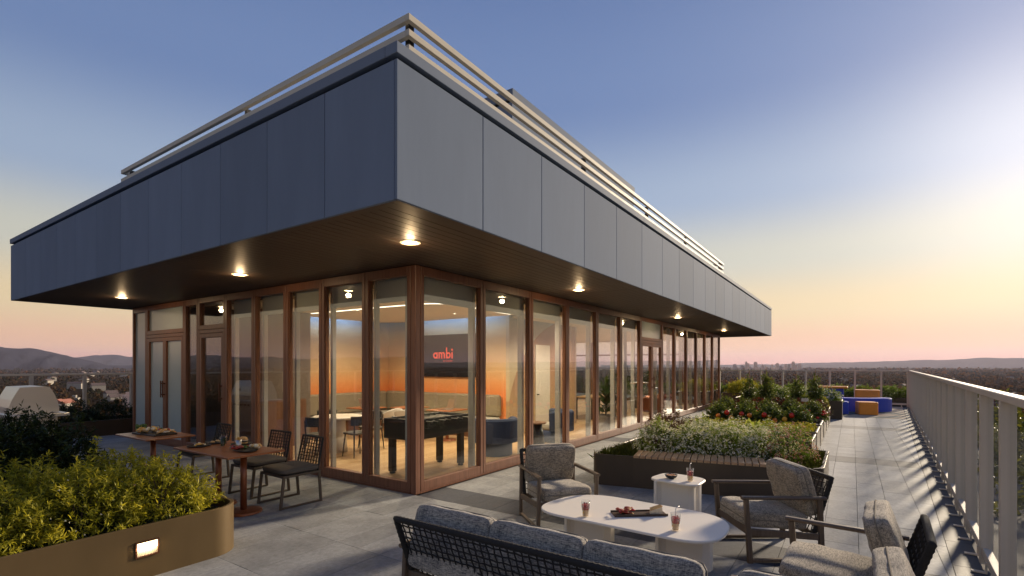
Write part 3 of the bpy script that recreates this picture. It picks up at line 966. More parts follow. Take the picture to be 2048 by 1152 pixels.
# ------------------------------------------------------------------ land, woods, mountains, town
GZ = -40.0
m_, nt_, out_ = newmat('land_cover')
b_ = nt_.nodes.new('ShaderNodeBsdfPrincipled'); nt_.links.new(b_.outputs[0], out_.inputs[0]); b_.inputs['Roughness'].default_value = .95; b_.inputs['Specular IOR Level'].default_value = 0.0
n1_ = nnoise(nt_, .012, 8, .7, coord='World'); n2_ = nnoise(nt_, .0016, 5, .6, coord='World')
f_ = nmath(nt_, 'ADD', nmath(nt_, 'MULTIPLY', n1_.outputs['Fac'], .65), nmath(nt_, 'MULTIPLY', n2_.outputs['Fac'], .35))
nt_.links.new(nramp(nt_, f_, [(.36, (.016, .016, .008)), (.47, (.030, .020, .010)), (.56, (.045, .026, .013)), (.70, (.07, .045, .028))]), b_.inputs['Base Color'])
mat('mountain_forest', (.020, .022, .034), .95, 0, .5, .004, coord='World', bump=1.0, bscale=.004, spec=0.0)
nth, rr_ = 180, np.concatenate([[0], np.geomspace(60, 18000, 44)])
th = np.linspace(0, 2 * np.pi, nth, endpoint=False)
V = [(0, 0, GZ)]
for r in rr_[1:]:
    bumps = np.clip((r - 500) / 3000, 0, 1) * 7 * np.sin(th * 9 + r * .002) * np.sin(th * 4 - r * .0011)
    V += [(r * math.cos(a), r * math.sin(a), GZ + b) for a, b in zip(th, bumps)]
F = [(0, 1 + i, 1 + (i + 1) % nth) for i in range(nth)]
for k in range(len(rr_) - 2):
    o = 1 + k * nth
    F += [(o + i, o + nth + i, o + nth + (i + 1) % nth, o + (i + 1) % nth) for i in range(nth)]
tag(put('land', V, F, 'land_cover', smooth=True), kind='structure')

def fbm(x, seed, octs=6, gain=.5):
    r_ = np.random.default_rng(seed); y = np.zeros_like(x); a = 1.0; f = 1.0
    for _ in range(octs):
        ph_ = r_.uniform(0, 6.28, 3)
        y += a * (np.sin(x * f + ph_[0]) + .6 * np.sin(x * f * 1.63 + ph_[1])) / 1.6
        a *= gain; f *= 2.05
    return y
def ridge(name, az0, az1, dist, elev_pts, depth, seed, rough, n=420):
    """a mountain range: crest height given as tangent of elevation over azimuth (degrees)"""
    az = np.linspace(az0, az1, n)
    e = np.interp(az, [p[0] for p in elev_pts], [p[1] for p in elev_pts])
    e = e + rough * fbm(az * .9, seed)
    crest = np.maximum(e, .0005) * dist
    nr_ = 26; V = []; 
    for j in range(nr_):
        t = j / (nr_ - 1)
        rad = dist + depth * (t - .6)
        prof = (t / .6) ** 1.25 if t <= .6 else max(0.0, 1 - ((t - .6) / .4) ** 1.3)
        cut = .26 * fbm(az * 2.2 + t * 5, seed + 5, 7, .6) * math.sin(math.pi * min(1, t / .6)) if t < .6 else 0
        z = GZ - 20 + (crest + 20 - GZ) * np.clip(prof + cut * (1 - prof) * 1.1, 0, 1.0)
        for a, zz in zip(az, z): V.append((rad * math.cos(R(a)), rad * math.sin(R(a)), zz))
    i0 = (np.arange(nr_ - 1)[:, None] * n + np.arange(n - 1)[None, :]).ravel()
    F = np.stack([i0, i0 + n, i0 + n + 1, i0 + 1], 1)
    return tag(put(name, V, F, 'mountain_forest', smooth=True), kind='structure')
ridge('mountains', 64, 160, 7500, [(64, -.02), (71.3, -.013), (72.5, -.002), (73.7, .0065), (75.2, .0155), (77.2, .022), (80, .0275), (86, .033), (95, .027), (104, .014), (112, .006), (118, .004), (126, .012), (134, .017), (142, .012), (160, .01)], 3600, 3, .0015)
ridge('mountains', 30, 150, 11500, [(30, .004), (50, .010), (60, .012), (66, .0135), (70, .0150), (72, .0148), (74.5, .0145), (80, .015), (90, .016), (100, .014), (108, .013), (116, .017), (124, .012), (132, .016), (140, .01), (150, .004)], 3000, 9, .0019)
ridge('mountains', -60, 24, 14000, [(-60, .004), (-30, .007), (-18, .0085), (-14, .0090), (-11, .0105), (-8.5, .0110), (-6, .0085), (-3, .0070), (0, .006), (4, .004), (8, .002), (12, .001), (24, .001)], 3000, 14, .0007)

def sector_points(n, az0, az1, r0, r1):
    a = np.radians(rng.uniform(az0, az1, n)); r = np.exp(rng.uniform(math.log(r0), math.log(r1), n))
    return np.stack([r * np.cos(a), r * np.sin(a)], 1), r
leafmat('autumn_crowns', (.020, .021, .009), (.085, .042, .018), (.32, .12, .022), .25, .9, 0.0)
bm = bmesh.new(); bmesh.ops.create_icosphere(bm, subdivisions=2, radius=1.0)
icoV = np.array([v.co[:] for v in bm.verts]); icoF = np.array([[v.index for v in f.verts] for f in bm.faces]); bm.free()
bm = bmesh.new(); bmesh.ops.create_icosphere(bm, subdivisions=1, radius=1.0)
ico1V = np.array([v.co[:] for v in bm.verts]); ico1F = np.array([[v.index for v in f.verts] for f in bm.faces]); bm.free()
def crowns(P, rad, tintv, zb, icv, icf, sub):
    """each crown is a clump of a few small lumps"""
    n = len(P) * sub; nv = len(icv)
    P = np.repeat(P, sub, 0); R0 = np.repeat(rad, sub); tintv = np.repeat(tintv, sub) + rng.normal(0, .07, n); zb = np.repeat(zb, sub)
    o = rng.normal(0, .42, (n, 3)) * R0[:, None]
    rad = R0 * rng.uniform(.38, .62, n) * (1.0 if sub > 2 else 1.25)
    jit = rng.uniform(.65, 1.3, (n, nv, 1))
    base = icv[None] * jit * rad[:, None, None]
    base[:, :, 0] += (P[:, 0] + o[:, 0])[:, None]; base[:, :, 1] += (P[:, 1] + o[:, 1])[:, None]; base[:, :, 2] += (zb + o[:, 2] * .8)[:, None]
    F = (icf[None] + (np.arange(n) * nv)[:, None, None]).reshape(-1, 3)
    T = np.clip(np.repeat(tintv, nv) + rng.normal(0, .09, n * nv), 0, 1)
    return base.reshape(-1, 3), F, T
ico0V = np.array([(0, 0, 1), (.9, 0, .35), (.28, .85, .35), (-.72, .53, .35), (-.72, -.53, .35), (.28, -.85, .35), (.75, .5, -.4), (-.28, .85, -.4), (-.9, 0, -.4), (-.28, -.85, -.4), (.75, -.5, -.4)])
ico0F = np.array([(0, 1, 2), (0, 2, 3), (0, 3, 4), (0, 4, 5), (0, 5, 1), (1, 6, 2), (2, 6, 7), (2, 7, 3), (3, 7, 8), (3, 8, 4), (4, 8, 9), (4, 9, 5), (5, 9, 10), (5, 10, 1), (1, 10, 6)])
P1, r1 = sector_points(15000, -46, 18, 300, 6500)
P2, r2 = sector_points(9000, 60, 142, 330, 6500)
Pw = np.concatenate([P1, P2]); rw = np.concatenate([r1, r2])
radw = rng.uniform(2.6, 5.0, len(Pw)) * (1 + np.clip((rw - 900) / 1800, 0, 2.2))
warm = np.where(np.arange(len(Pw)) < len(P1), .60, .26)
clump = .5 + .5 * np.sin(Pw[:, 0] * .013 + 1.3) * np.sin(Pw[:, 1] * .017 + np.cos(Pw[:, 0] * .006) * 2)
tw = np.clip(warm * (.45 + clump * .8) + rng.normal(0, .16, len(Pw)), 0, 1)
near = rw < 1300
parts_ = [crowns(Pw[k], radw[k], tw[k], GZ + radw[k] * .75, iv, jf, sb_) for k, iv, jf, sb_ in ((near, ico0V, ico0F, 6), (~near, ico0V, ico0F, 3))]
nv0 = len(parts_[0][0])
wo = put('woodland', np.concatenate([parts_[0][0], parts_[1][0]]), np.concatenate([parts_[0][1], parts_[1][1] + nv0]), 'autumn_crowns', smooth=True, tint=np.concatenate([parts_[0][2], parts_[1][2]]))
tag(wo, 'brown and orange autumn woodland spreading to the horizon below the terrace', 'woodland', kind='stuff')

# downtown towers on the skyline and houses among the trees
def facade_material(name, base, win):
    m, nt, out = newmat(name)
    b = nt.nodes.new('ShaderNodeBsdfPrincipled'); nt.links.new(b.outputs[0], out.inputs[0])
    ge = nt.nodes.new('ShaderNodeTexCoord'); br = nt.nodes.new('ShaderNodeTexBrick')
    br.inputs['Scale'].default_value = .25; br.inputs['Color1'].default_value = (*win, 1); br.inputs['Color2'].default_value = (*[k * 1.4 for k in win], 1); br.inputs['Mortar'].default_value = (*base, 1)
    br.inputs['Mortar Size'].default_value = .09; br.inputs['Brick Width'].default_value = 1.0; br.inputs['Row Height'].default_value = .8; br.offset = 0
    mp = nt.nodes.new('ShaderNodeMapping'); mp.inputs['Rotation'].default_value = (R(90), 0, R(20))
    nt.links.new(ge.outputs['Object'], mp.inputs[0]); nt.links.new(mp.outputs[0], br.inputs['Vector'])
    nt.links.new(br.outputs['Color'], b.inputs['Base Color']); b.inputs['Roughness'].default_value = .5
facade_material('tower_pink_sunlit', (.85, .62, .50), (.62, .43, .35))  # pink walls; on the backlit skyline towers the pale rose stands for sunlight
facade_material('tower_dark', (.50, .36, .33), (.30, .22, .22))
mat('house_wall', (.40, .36, .31), .9, 0, .1, .4, spec=.05); mat('house_roof', (.16, .12, .11), .9, 0, .2, .5, spec=.05); mat('house_roof_red', (.36, .14, .09), .85, 0, .2, .5)
def at_px(x, Z):
    c, s = math.cos(R(YAW)), math.sin(R(YAW)); cx = (x - 1024) / 1008 * Z
    return c * Z + s * cx, s * Z - c * cx
tower_rows = [(23, 26, 150, 0), (120, 22, 162, 0), (152, 36, 120, 1), (198, 26, 165, 0), (230, 32, 135, 1), (268, 24, 95, 0), (288, 26, 112, 0), (320, 36, 158, 1), (364, 34, 98, 0), (398, 26, 160, 0), (435, 32, 132, 0), (470, 30, 160, 0), (500, 26, 164, 1), (534, 14, 122, 0), (552, 24, 156, 0), (586, 34, 112, 0), (622, 28, 140, 1), (642, 24, 158, 0), (672, 34, 120, 0), (708, 22, 120, 1), (750, 30, 95, 0), (778, 22, 130, 0), (814, 36, 112, 0), (852, 14, 164, 1), (915, 10, 148, 1)]
for i, (cx, w, top, dk) in enumerate(tower_rows):
    Z = 3000 + 130 * ((i * 7) % 5)
    x, y = at_px(1440 + cx / 5.12, Z)
    wd_ = max(10, w / 5.12 * Z / 1008 * .85); zt = CAM_H + (731 - (704.5 + top / 5.12)) * Z / 1008
    t = thing('tower_block', 'high rise tower with rosy sunlight put into its colour in the distant skyline beyond the end railing' if not dk else 'dark high rise tower in the distant skyline beyond the end railing', 'tower', (x, y, GZ - 6), R(20 + (i * 37) % 30), 'towers of the distant skyline')
    h = zt - GZ + 6
    mm = 'tower_dark' if dk else 'tower_pink_sunlit'
    MB().box(-wd_ / 2, wd_ / 2, -wd_ * .4, wd_ * .4, 0, h * .93).build('shaft', mm, t)
    MB().box(-wd_ * (.34 if i % 3 else .42), wd_ * .3, -wd_ * .28, wd_ * .3, h * .93, h).build('crown', mm, t)
tl = [('slim pink apartment tower rising from the trees beyond the hedge by the grill', 257, 480, 16, 786, 'tower_pink_sunlit'),
      ('beige mid rise block among trees seen beyond the steel grill', 150, 620, 15, 792, 'house_wall'),
      ('distant grey tower on the rise under the mountains', 230, 1500, 10, 765, 'tower_dark')]
for lb, px, Z, w, ytop, mm in tl:
    x, y = at_px(px, Z); zt = CAM_H + (731 - ytop) * Z / 1008; wd_ = w * Z / 1008
    t = thing('apartment_block', lb, 'building', (x, y, GZ - 2), R(YAW + 18))
    MB().box(-wd_ / 2, wd_ / 2, -wd_ / 2, wd_ / 2, 0, zt - GZ).build('wall', mm, t)
    MB().box(-wd_ * .3, wd_ * .1, -wd_ * .2, wd_ * .2, zt - GZ, zt - GZ + 3).build('roof_house', mm, t)
hs = None
def house(x, y, w, l, h, rz, red, lb, grp):
    t = thing('house', lb, 'house', (x, y, GZ), rz, grp)
    MB().box(-w / 2, w / 2, -l / 2, l / 2, 0, h).build('wall', 'house_wall', t)
    e = .4
    MB().add([(-w / 2 - e, -l / 2 - e, h), (w / 2 + e, -l / 2 - e, h), (w / 2 + e, l / 2 + e, h), (-w / 2 - e, l / 2 + e, h), (0, -l / 2 - e, h + w * .35), (0, l / 2 + e, h + w * .35)],
             [(3, 2, 1, 0), (0, 1, 4), (2, 3, 5), (1, 2, 5, 4), (3, 0, 4, 5)]).build('roof', 'house_roof_red' if red else 'house_roof', t)
    return t
for px, Z, red in ((118, 470, 1), (128, 455, 1), (150, 900, 0), (96, 1100, 0), (104, 1350, 0), (168, 1250, 0), (182, 1900, 0), (196, 820, 0), (222, 620, 0), (236, 540, 0), (246, 1900, 0), (165, 2200, 0), (190, 2400, 0), (110, 2100, 0)):
    x, y = at_px(px, Z)
    house(x, y, random.uniform(6, 8) * (1 + Z / 1500), random.uniform(8, 13) * (1 + Z / 1500), random.uniform(6, 8) * (1 + Z / 4000), random.uniform(0, 3), red,
          'red roofed house in the trees beyond the hedge by the grill' if red else 'small pale house in the town below the mountains', 'red roofed houses beyond the grill' if red else 'houses of the town below the mountains')
for px, Z in ((1700, 560), (1712, 850), (1778, 640), (1806, 900), (1688, 1200), (1560, 700), (1680, 1500), (1940, 560), (2030, 620), (1905, 1300), (2020, 1500)):
    x, y = at_px(px, Z)
    house(x, y, random.uniform(8, 11), random.uniform(12, 20), random.uniform(6, 8), random.uniform(0, 3), 0, 'pale low building half hidden in the autumn woods beyond the railings', 'low buildings in the autumn woods')

# air: thin even haze round the whole scene
hz_m, hz_nt, hz_out = newmat('haze_air')
pv = hz_nt.nodes.new('ShaderNodeVolumePrincipled')
pv.inputs['Color'].default_value = (.88, .84, 1.0, 1)
pv.inputs['Density'].default_value = 0.00003
pv.inputs['Anisotropy'].default_value = .2
hz_nt.links.new(pv.outputs[0], hz_out.inputs['Volume'])
HAZE = MB().box(-18900, 18900, -18900, 18900, GZ - 61, 420).build('haze', 'haze_air')
tag(HAZE, 'thin pale evening haze in the air over the land', 'haze', kind='stuff')

# ------------------------------------------------------------------ furniture helpers
mat('piping_thread', (.20, .175, .14), .9, 0, .2, 80, spec=.1)
def cushion_mesh(w, d, h, seed=0, n=5.0, puff=.12, wr=.006, res=12):
    """a soft cushion, w (x) by d (y) by h (z), base at z = 0: rounded edges, crowned faces, slight creases"""
    V = []; F = []; idx = {}
    def key(p): return tuple(round(q, 5) for q in p)
    g = np.linspace(-1, 1, res + 1)
    for ax in range(3):
        for sg in (-1, 1):
            for i in range(res):
                for j in range(res):
                    q = []
                    for (a, b) in ((i, j), (i + 1, j), (i + 1, j + 1), (i, j + 1)):
                        p = [0, 0, 0]; p[ax] = sg; p[(ax + 1) % 3] = g[a]; p[(ax + 2) % 3] = g[b]
                        k = key(p)
                        if k not in idx: idx[k] = len(V); V.append(p)
                        q.append(idx[k])
                    F.append(q if sg > 0 else q[::-1])
    V = np.array(V, float)
    nn = (np.abs(V) ** n).sum(1) ** (1 / n)
    Q = V / nn[:, None]
    r_ = np.random.default_rng(seed); ph = r_.uniform(0, 6.28, 6)
    x, y, z = Q.T
    cr = 1 + puff * (1 - x ** 2) * (1 - y ** 2) - puff * .5
    Q[:, 2] = z * cr
    s_ = 1 + .03 * (1 - z ** 2)
    Q[:, 0] = x * s_; Q[:, 1] = y * s_
    P = Q * np.array([w / 2, d / 2, h / 2])
    wv = np.sin(P[:, 0] * 17 + ph[0] + 3 * np.sin(P[:, 1] * 6 + ph[1])) * np.sin(P[:, 1] * 13 + ph[2]) + .6 * np.sin(P[:, 0] * 41 + ph[3]) * np.sin(P[:, 1] * 33 + P[:, 2] * 25 + ph[4])
    P[:, 2] += wr * wv
    P[:, 1] += wr * .5 * np.sin(P[:, 0] * 23 + ph[5]) * np.cos(P[:, 2] * 20)
    P[:, 2] += h / 2
    return P, np.array(F)
def rotm(P, rx=0, ry=0, rz=0, t=(0, 0, 0)):
    m = np.array(Euler((rx, ry, rz)).to_matrix())
    return P @ m.T + np.array(t)
def piping(co, w, d, h, n, rx, t):
    """a welt sewn round the cushion's rim"""
    P = []
    for k in range(56):
        a = 2 * math.pi * k / 56; c, s_ = math.cos(a), math.sin(a)
        q = (abs(c) ** n + abs(s_) ** n) ** (-1 / n)
        P.append((c * q * w / 2 * 1.035, s_ * q * d / 2 * 1.035, h / 2))
    P = rotm(np.array(P), rx, 0, 0, t)
    MB().tube([tuple(p) for p in P], .0045, 6, False, True).build('piping', 'piping_thread', co, smooth=True)
def net(mb, o, u, v, nu, nv, r, jit=0.0, diag=False):
    """woven cords spanning the parallelogram o, u, v: double verticals and wavy horizontals"""
    o, u, v = Vector(o), Vector(u), Vector(v)
    nrm = u.cross(v).normalized()
    for i in range(nu + 1):
        a = i / nu
        mb.tube([o + u * a + v * t + nrm * (r * .6 * (1 if (k + i) % 2 else -1)) for k, t in enumerate(np.linspace(0, 1, nv + 1))], r, 5, False)
    for j in range(nv + 1):
        b = j / nv
        mb.tube([o + v * b + u * t - nrm * (r * .6 * (1 if (k + j) % 2 else -1)) + v * (random.uniform(-jit, jit)) for k, t in enumerate(np.linspace(0, 1, nu + 1))], r, 5, False)
    return mb

# lounge seating: local frame, front towards +Y, x across, origin on the floor under the seat centre
def lounge_seat(name, label, n, sw=.60, group=None, loc=(0, 0, 0), rz=0.0, fab='tweed_grey', seedo=0, bh=.76, ah=.59, arms=(-1, 1), woven=True):
    W_ = sw * n + .07
    t = thing(name, label, 'armchair' if n == 1 else 'sofa', loc, rz, group)
    D0, D1 = -.33, .33                                     # back and front of the sled frame
    for sx in (-1, 1):
        x = sx * W_ / 2
        MB().bar((x, D1 - .02, 0.0), (x, D1 + .02, (ah if sx in arms else .30) - .015), .036, .05, (0, 1, 0), .006, .036, .042).build('leg', 'chair_wood', t)
        MB().bar((x, D0 - .02, 0.0), (x, D0 + .0, (ah if sx in arms else .26) - .015), .036, .05, (0, 1, 0), .006, .036, .042).build('leg', 'chair_wood', t)
        MB().bar((x, D0 + .0, .022), (x, D1 - .03, .022), .036, .03, (0, 0, 1), .005).build('floor_runner', 'chair_wood', t)
        if sx in arms: MB().bar((x, D0 - .05, ah - .004), (x, D1 + .06, ah + .004), .052, .03, (0, 0, 1), .01).build('armrest', 'chair_wood', t)
        MB().bar((x, D0 + .02, .235), (x, D1 - .01, .285), .03, .06, (0, 0, 1), .005).build('side_rail', 'chair_wood', t)
    MB().bar((-W_ / 2, D1 - .01, .285), (W_ / 2, D1 - .01, .285), .03, .07, (0, 0, 1), .005).build('front_rail', 'chair_wood', t)
    MB().bar((-W_ / 2, D0 + .02, .235), (W_ / 2, D0 + .02, .235), .03, .06, (0, 0, 1), .005).build('back_rail', 'chair_wood', t)
    if woven: woven_part(t, W_, D0, bh)
    for k in range(n):
        cx = (k - (n - 1) / 2) * sw
        P, F = cushion_mesh(sw - .012, .60, .165, seedo + k, 9, .14, .004)
        P = rotm(P, R(4), 0, 0, (cx, .045, .285))
        co = put('seat_cushion', P, F, fab, t, smooth=True)
        piping(co, sw - .012, .60, .165, 9, R(4), (cx, .045, .285))
        P, F = cushion_mesh(sw - .012, .45, .16, seedo + 20 + k, 10, .14, .006)
        P = rotm(P, R(74), 0, 0, (cx, D0 + .155, bh - (.19 if bh < .7 else .155)))
        co = put('back_cushion', P, F, fab, t, smooth=True)
        piping(co, sw - .012, .45, .16, 10, R(74), (cx, D0 + .155, bh - (.19 if bh < .7 else .155)))
    return t
def woven_part(t, W_, D0, bh):
    # woven back: wrapped tube frame raked backwards
    bx = W_ / 2 - .035
    A, B = (-bx, D0 + .03, .26), (-bx, D0 - .13, bh)
    C, D = (bx, D0 - .13, bh), (bx, D0 + .03, .26)
    fr = MB()
    wrap = []
    path = [Vector(A), Vector(B), Vector(C), Vector(D)]
    for a, b in zip(path[:-1], path[1:]):
        m = max(6, int((b - a).length / .018))
        wrap += [a + (b - a) * (k / m) for k in range(m)]
    wrap.append(path[-1])
    fr.tube(wrap, [.021 + .0035 * (k % 2) for k in range(len(wrap))], 8)
    fr.build('back_frame', 'rope_black', t, smooth=True)
    cells = int(round((2 * bx) / .054))
    nb = net(MB(), (-bx, D0 + .03, .26), (2 * bx, 0, 0), (0, -.16, bh - .26), cells, 9, .0056, .004)
    nb.build('woven_back', 'rope_black', t)
def facing(dx, dy): return math.atan2(dy, dx) - math.pi / 2
lounge_seat('armchair', 'grey tweed armchair with wood arms standing between the glass corner and the white coffee table', 1, .60, None, (5.13, 2.83, 0), facing(-.65, -.76), seedo=1)
lounge_seat('armchair', 'grey tweed armchair with wood arms in front of the slatted bench planter', 1, .58, None, (5.47, .70, 0), facing(-.57, .82), seedo=4)
lounge_seat('armchair', 'grey tweed one armed lounge seat standing with its woven back to the railing', 1, .66, None, (4.14, .06, 0), facing(.04, 1), seedo=7, arms=(1,))
lounge_seat('armchair', 'armless grey tweed lounge seat next to the one armed seat by the railing', 1, .66, None, (3.02, .04, 0), facing(.0, 1), seedo=9, arms=(), woven=False)
lounge_seat('sofa', 'three seat sofa with blue grey tweed cushions and black woven rope back', 3, .70, None, (3.03, 1.70, 0), facing(1, .0), fab='tweed_blue', seedo=11, bh=.685, ah=.46)
lounge_seat('armchair', 'blue grey tweed armchair standing end to end with the three seat sofa', 1, .66, None, (3.06, .16, 0), facing(1, .0), fab='tweed_blue', seedo=17, bh=.685, ah=.46)

# white lacquer tables
def slab_leg(x, y, w, tk, h, rz):
    """an upright panel with rounded upper corner, curled like a folded sheet"""
    mb = MB()
    pts = [(-w / 2, 0), (w / 2 - .04, 0), (w / 2, .05), (w / 2, .16)]
    poly = []
    for (a, b) in pts: poly.append((a, b))
    path = [(-w / 2, -.10), (-w / 2 + .01, -.04), (-w / 2 + .05, 0), (0, .0), (w / 2 - .05, 0), (w / 2 - .01, .04), (w / 2, .10)]
    mb.prism(sweep(path, [tk] * len(path)), 0, h)
    mb.xf(Matrix.Translation((x, y, 0)) @ Matrix.Rotation(rz, 4, 'Z'))
    return mb
ct = thing('coffee_table', 'long white lacquered coffee table with rounded corners and panel legs', 'table', (4.57, 1.72, 0))
def smooth_loop(pts, seg=8):
    n = len(pts); out = []
    for i in range(n):
        p0, p1, p2, p3 = [Vector(pts[(i + k) % n]) for k in (-1, 0, 1, 2)]
        for k in range(seg):
            t = k / seg
            out.append(tuple(.5 * ((2 * p1) + (p2 - p0) * t + (2 * p0 - 5 * p1 + 4 * p2 - p3) * t * t + (3 * p1 - p0 - 3 * p2 + p3) * t ** 3)))
    return out
top = round_poly([(4.09, .87), (4.98, .86), (5.08, 2.48), (4.16, 2.63)], [.36, .46, .46, .38], 12)
MB().prism(top, .385, .405, .006).build('tabletop', 'white_lacquer', ct, True)
for y, rz in ((2.16, R(90)), (1.24, R(-90))):
    slab_leg(4.57, y, .42, .03, .385, rz).build('leg', 'white_lacquer', ct, True)
st = thing('side_table', 'small white lacquered side table in front of the slatted bench planter', 'table', (5.92, 1.67, 0))
MB().prism(round_poly([(5.66, 1.40), (6.12, 1.38), (6.20, 1.90), (5.74, 1.98)], .16, 8), .47, .49, .006).build('tabletop', 'white_lacquer', st, True)
for x, y, w, rz in ((5.82, 1.68, .40, R(95)), (6.03, 1.67, .40, R(-85))):
    slab_leg(x, y, w, .03, .47, rz).build('leg', 'white_lacquer', st, True)

# ------------------------------------------------------------------ dining tables and chairs
def dining_table(name, label, x0, x1, y0, y1, poles):
    t = thing(name, label, 'table', ((x0 + x1) / 2, (y0 + y1) / 2, 0))
    MB().box(x0, x1, y0, y1, .728, .75, .004).build('tabletop', 'table_wood', t, True)
    for (x, y) in poles:
        MB().lathe([(.205, 0), (.21, .006), (.205, .028), (.16, .036), (.05, .042)], 28, (x, y, 0)).build('base', 'table_pole', t, True, smooth=False)
        MB().lathe([(.037, .04), (.037, .728)], 16, (x, y, 0)).build('pole', 'table_pole', t, True, smooth=True)
    return t
dining_table('dining_table', 'reddish wood dining table on two pedestals with burger and steak platters', 2.93, 3.63, 5.86, 7.22, ((3.28, 6.18), (3.28, 6.79)))
dining_table('dining_table', 'reddish wood dining table on one pedestal holding a bread and fruit board', 3.0, 3.65, 8.24, 9.36, ((3.32, 8.86),))
def dining_chair(label, loc, rz):
    t = thing('dining_chair', label, 'chair', loc, rz, 'woven dining chairs')
    w, d = .27, .27
    for sx in (-1, 1):
        x = sx * w
        MB().bar((x, d + .01, 0), (x, d - .035, .40), .026, .036, (0, 1, 0), .005).build('leg', 'chair_metal', t)
        MB().bar((x, -d - .01, 0), (x, -d + .02, .40), .026, .036, (0, 1, 0), .005).build('leg', 'chair_metal', t)
        MB().bar((x, -d, .013), (x, d, .013), .026, .026, (0, 0, 1), .004).build('floor_runner', 'chair_metal', t)
        MB().bar((x, -d, .40), (x, d - .02, .40), .026, .03, (0, 0, 1), .004).build('seat_rail', 'chair_metal', t)
    MB().bar((-w, d - .035, .40), (w, d - .035, .40), .026, .03).build('seat_rail', 'chair_metal', t)
    MB().bar((-w, -d + .02, .40), (w, -d + .02, .40), .026, .03).build('seat_rail', 'chair_metal', t)
    MB().box(-w + .01, w - .01, -d + .01, d - .04, .405, .418).build('seat_pan', 'black_plastic', t)
    P, F = cushion_mesh(.55, .52, .075, 3, 7, .10, .002, 8)
    put('seat_cushion', P + np.array([0, -.01, .418]), F, 'dark_cushion', t, smooth=True)
    A, B, C, D = [Vector(p) for p in ((-.25, -.24, .40), (-.235, -.335, .83), (.235, -.335, .83), (.25, -.24, .40))]
    fr = MB(); wrap = []
    for a, b in ((A, B), (B, C), (C, D)):
        m = max(6, int((b - a).length / .02)); wrap += [a + (b - a) * (k / m) for k in range(m)]
    wrap.append(D)
    fr.tube(wrap, [.012 + .003 * (k % 2) for k in range(len(wrap))], 7)
    fr.build('back_frame', 'rope_black', t, smooth=True)
    nb = MB(); U = (D - A)
    for i in range(1, 8):
        a = i / 8; lo = A + (D - A) * a; hi = B + (C - B) * a
        for dd in (-.008, .008):
            nb.tube([lo + (hi - lo) * q + Vector((dd, .005 * ((k + i) % 2), 0)) for k, q in enumerate(np.linspace(.08, 1, 9))], .0042, 5, False)
    for j in range(1, 9):
        q = .08 + .92 * j / 9; lo = A + (B - A) * q; hi = D + (C - D) * q
        nb.tube([lo + (hi - lo) * a + Vector((0, .005 * ((k + j) % 2), random.uniform(-.006, .006))) for k, a in enumerate(np.linspace(0, 1, 9))], .0052, 5, False)
    nb.build('woven_back', 'rope_black', t)
    return t
c0 = dining_chair('black woven dining chair at the corner of the burger table nearest the glass corner', (3.87, 6.14, 0), facing(-1, .04))
dup(c0, (3.93, 6.98, 0), facing(-1, -.03), 'black woven dining chair second from the glass corner at the burger table')
dup(c0, (3.92, 8.62, 0), facing(-1, .05), 'black woven dining chair at the table with the bread and fruit board')

# ------------------------------------------------------------------ plants
leafmat('leaf_gold', (.035, .050, .008), (.26, .27, .028), (.70, .62, .07), .5)
leafmat('leaf_dark', (.008, .014, .006), (.020, .034, .012), (.05, .075, .020), .2)
leafmat('leaf_herb', (.022, .045, .011), (.085, .15, .026), (.26, .34, .06), .5)
leafmat('leaf_red', (.030, .012, .012), (.10, .030, .024), (.12, .11, .035), .3)
leafmat('leaf_lime', (.09, .12, .015), (.26, .27, .03), (.50, .44, .06), .4)
leafmat('leaf_lettuce', (.10, .16, .03), (.25, .34, .07), (.50, .52, .16), .45)
leafmat('leaf_tomato', (.020, .040, .014), (.060, .10, .026), (.20, .23, .05), .42)
leafmat('leaf_fig', (.012, .026, .010), (.030, .055, .018), (.07, .11, .03), .2, .3)
leafmat('grass_blade', (.035, .05, .012), (.09, .11, .02), (.22, .22, .05), .35)
leafmat('petal_white', (.74, .71, .63), (.84, .82, .76), (.9, .88, .83), .35, .6)
leafmat('petal_pink', (.45, .16, .15), (.62, .30, .26), (.75, .50, .44), .3, .6)
leafmat('petal_red', (.35, .02, .015), (.50, .035, .02), (.60, .08, .03), .25, .5)
mat('stem_brown', (.05, .032, .02), .8); mat('stem_green', (.06, .09, .03), .7)
mat('tomato_skin', (.62, .035, .015), .25, 0, .2, 3, rvar=.03); mat('pepper_skin', (.80, .22, .02), .25, 0, .35, 6, rvar=.03); mat('pepper_yellow', (.80, .42, .05), .25, 0, .3, 6)

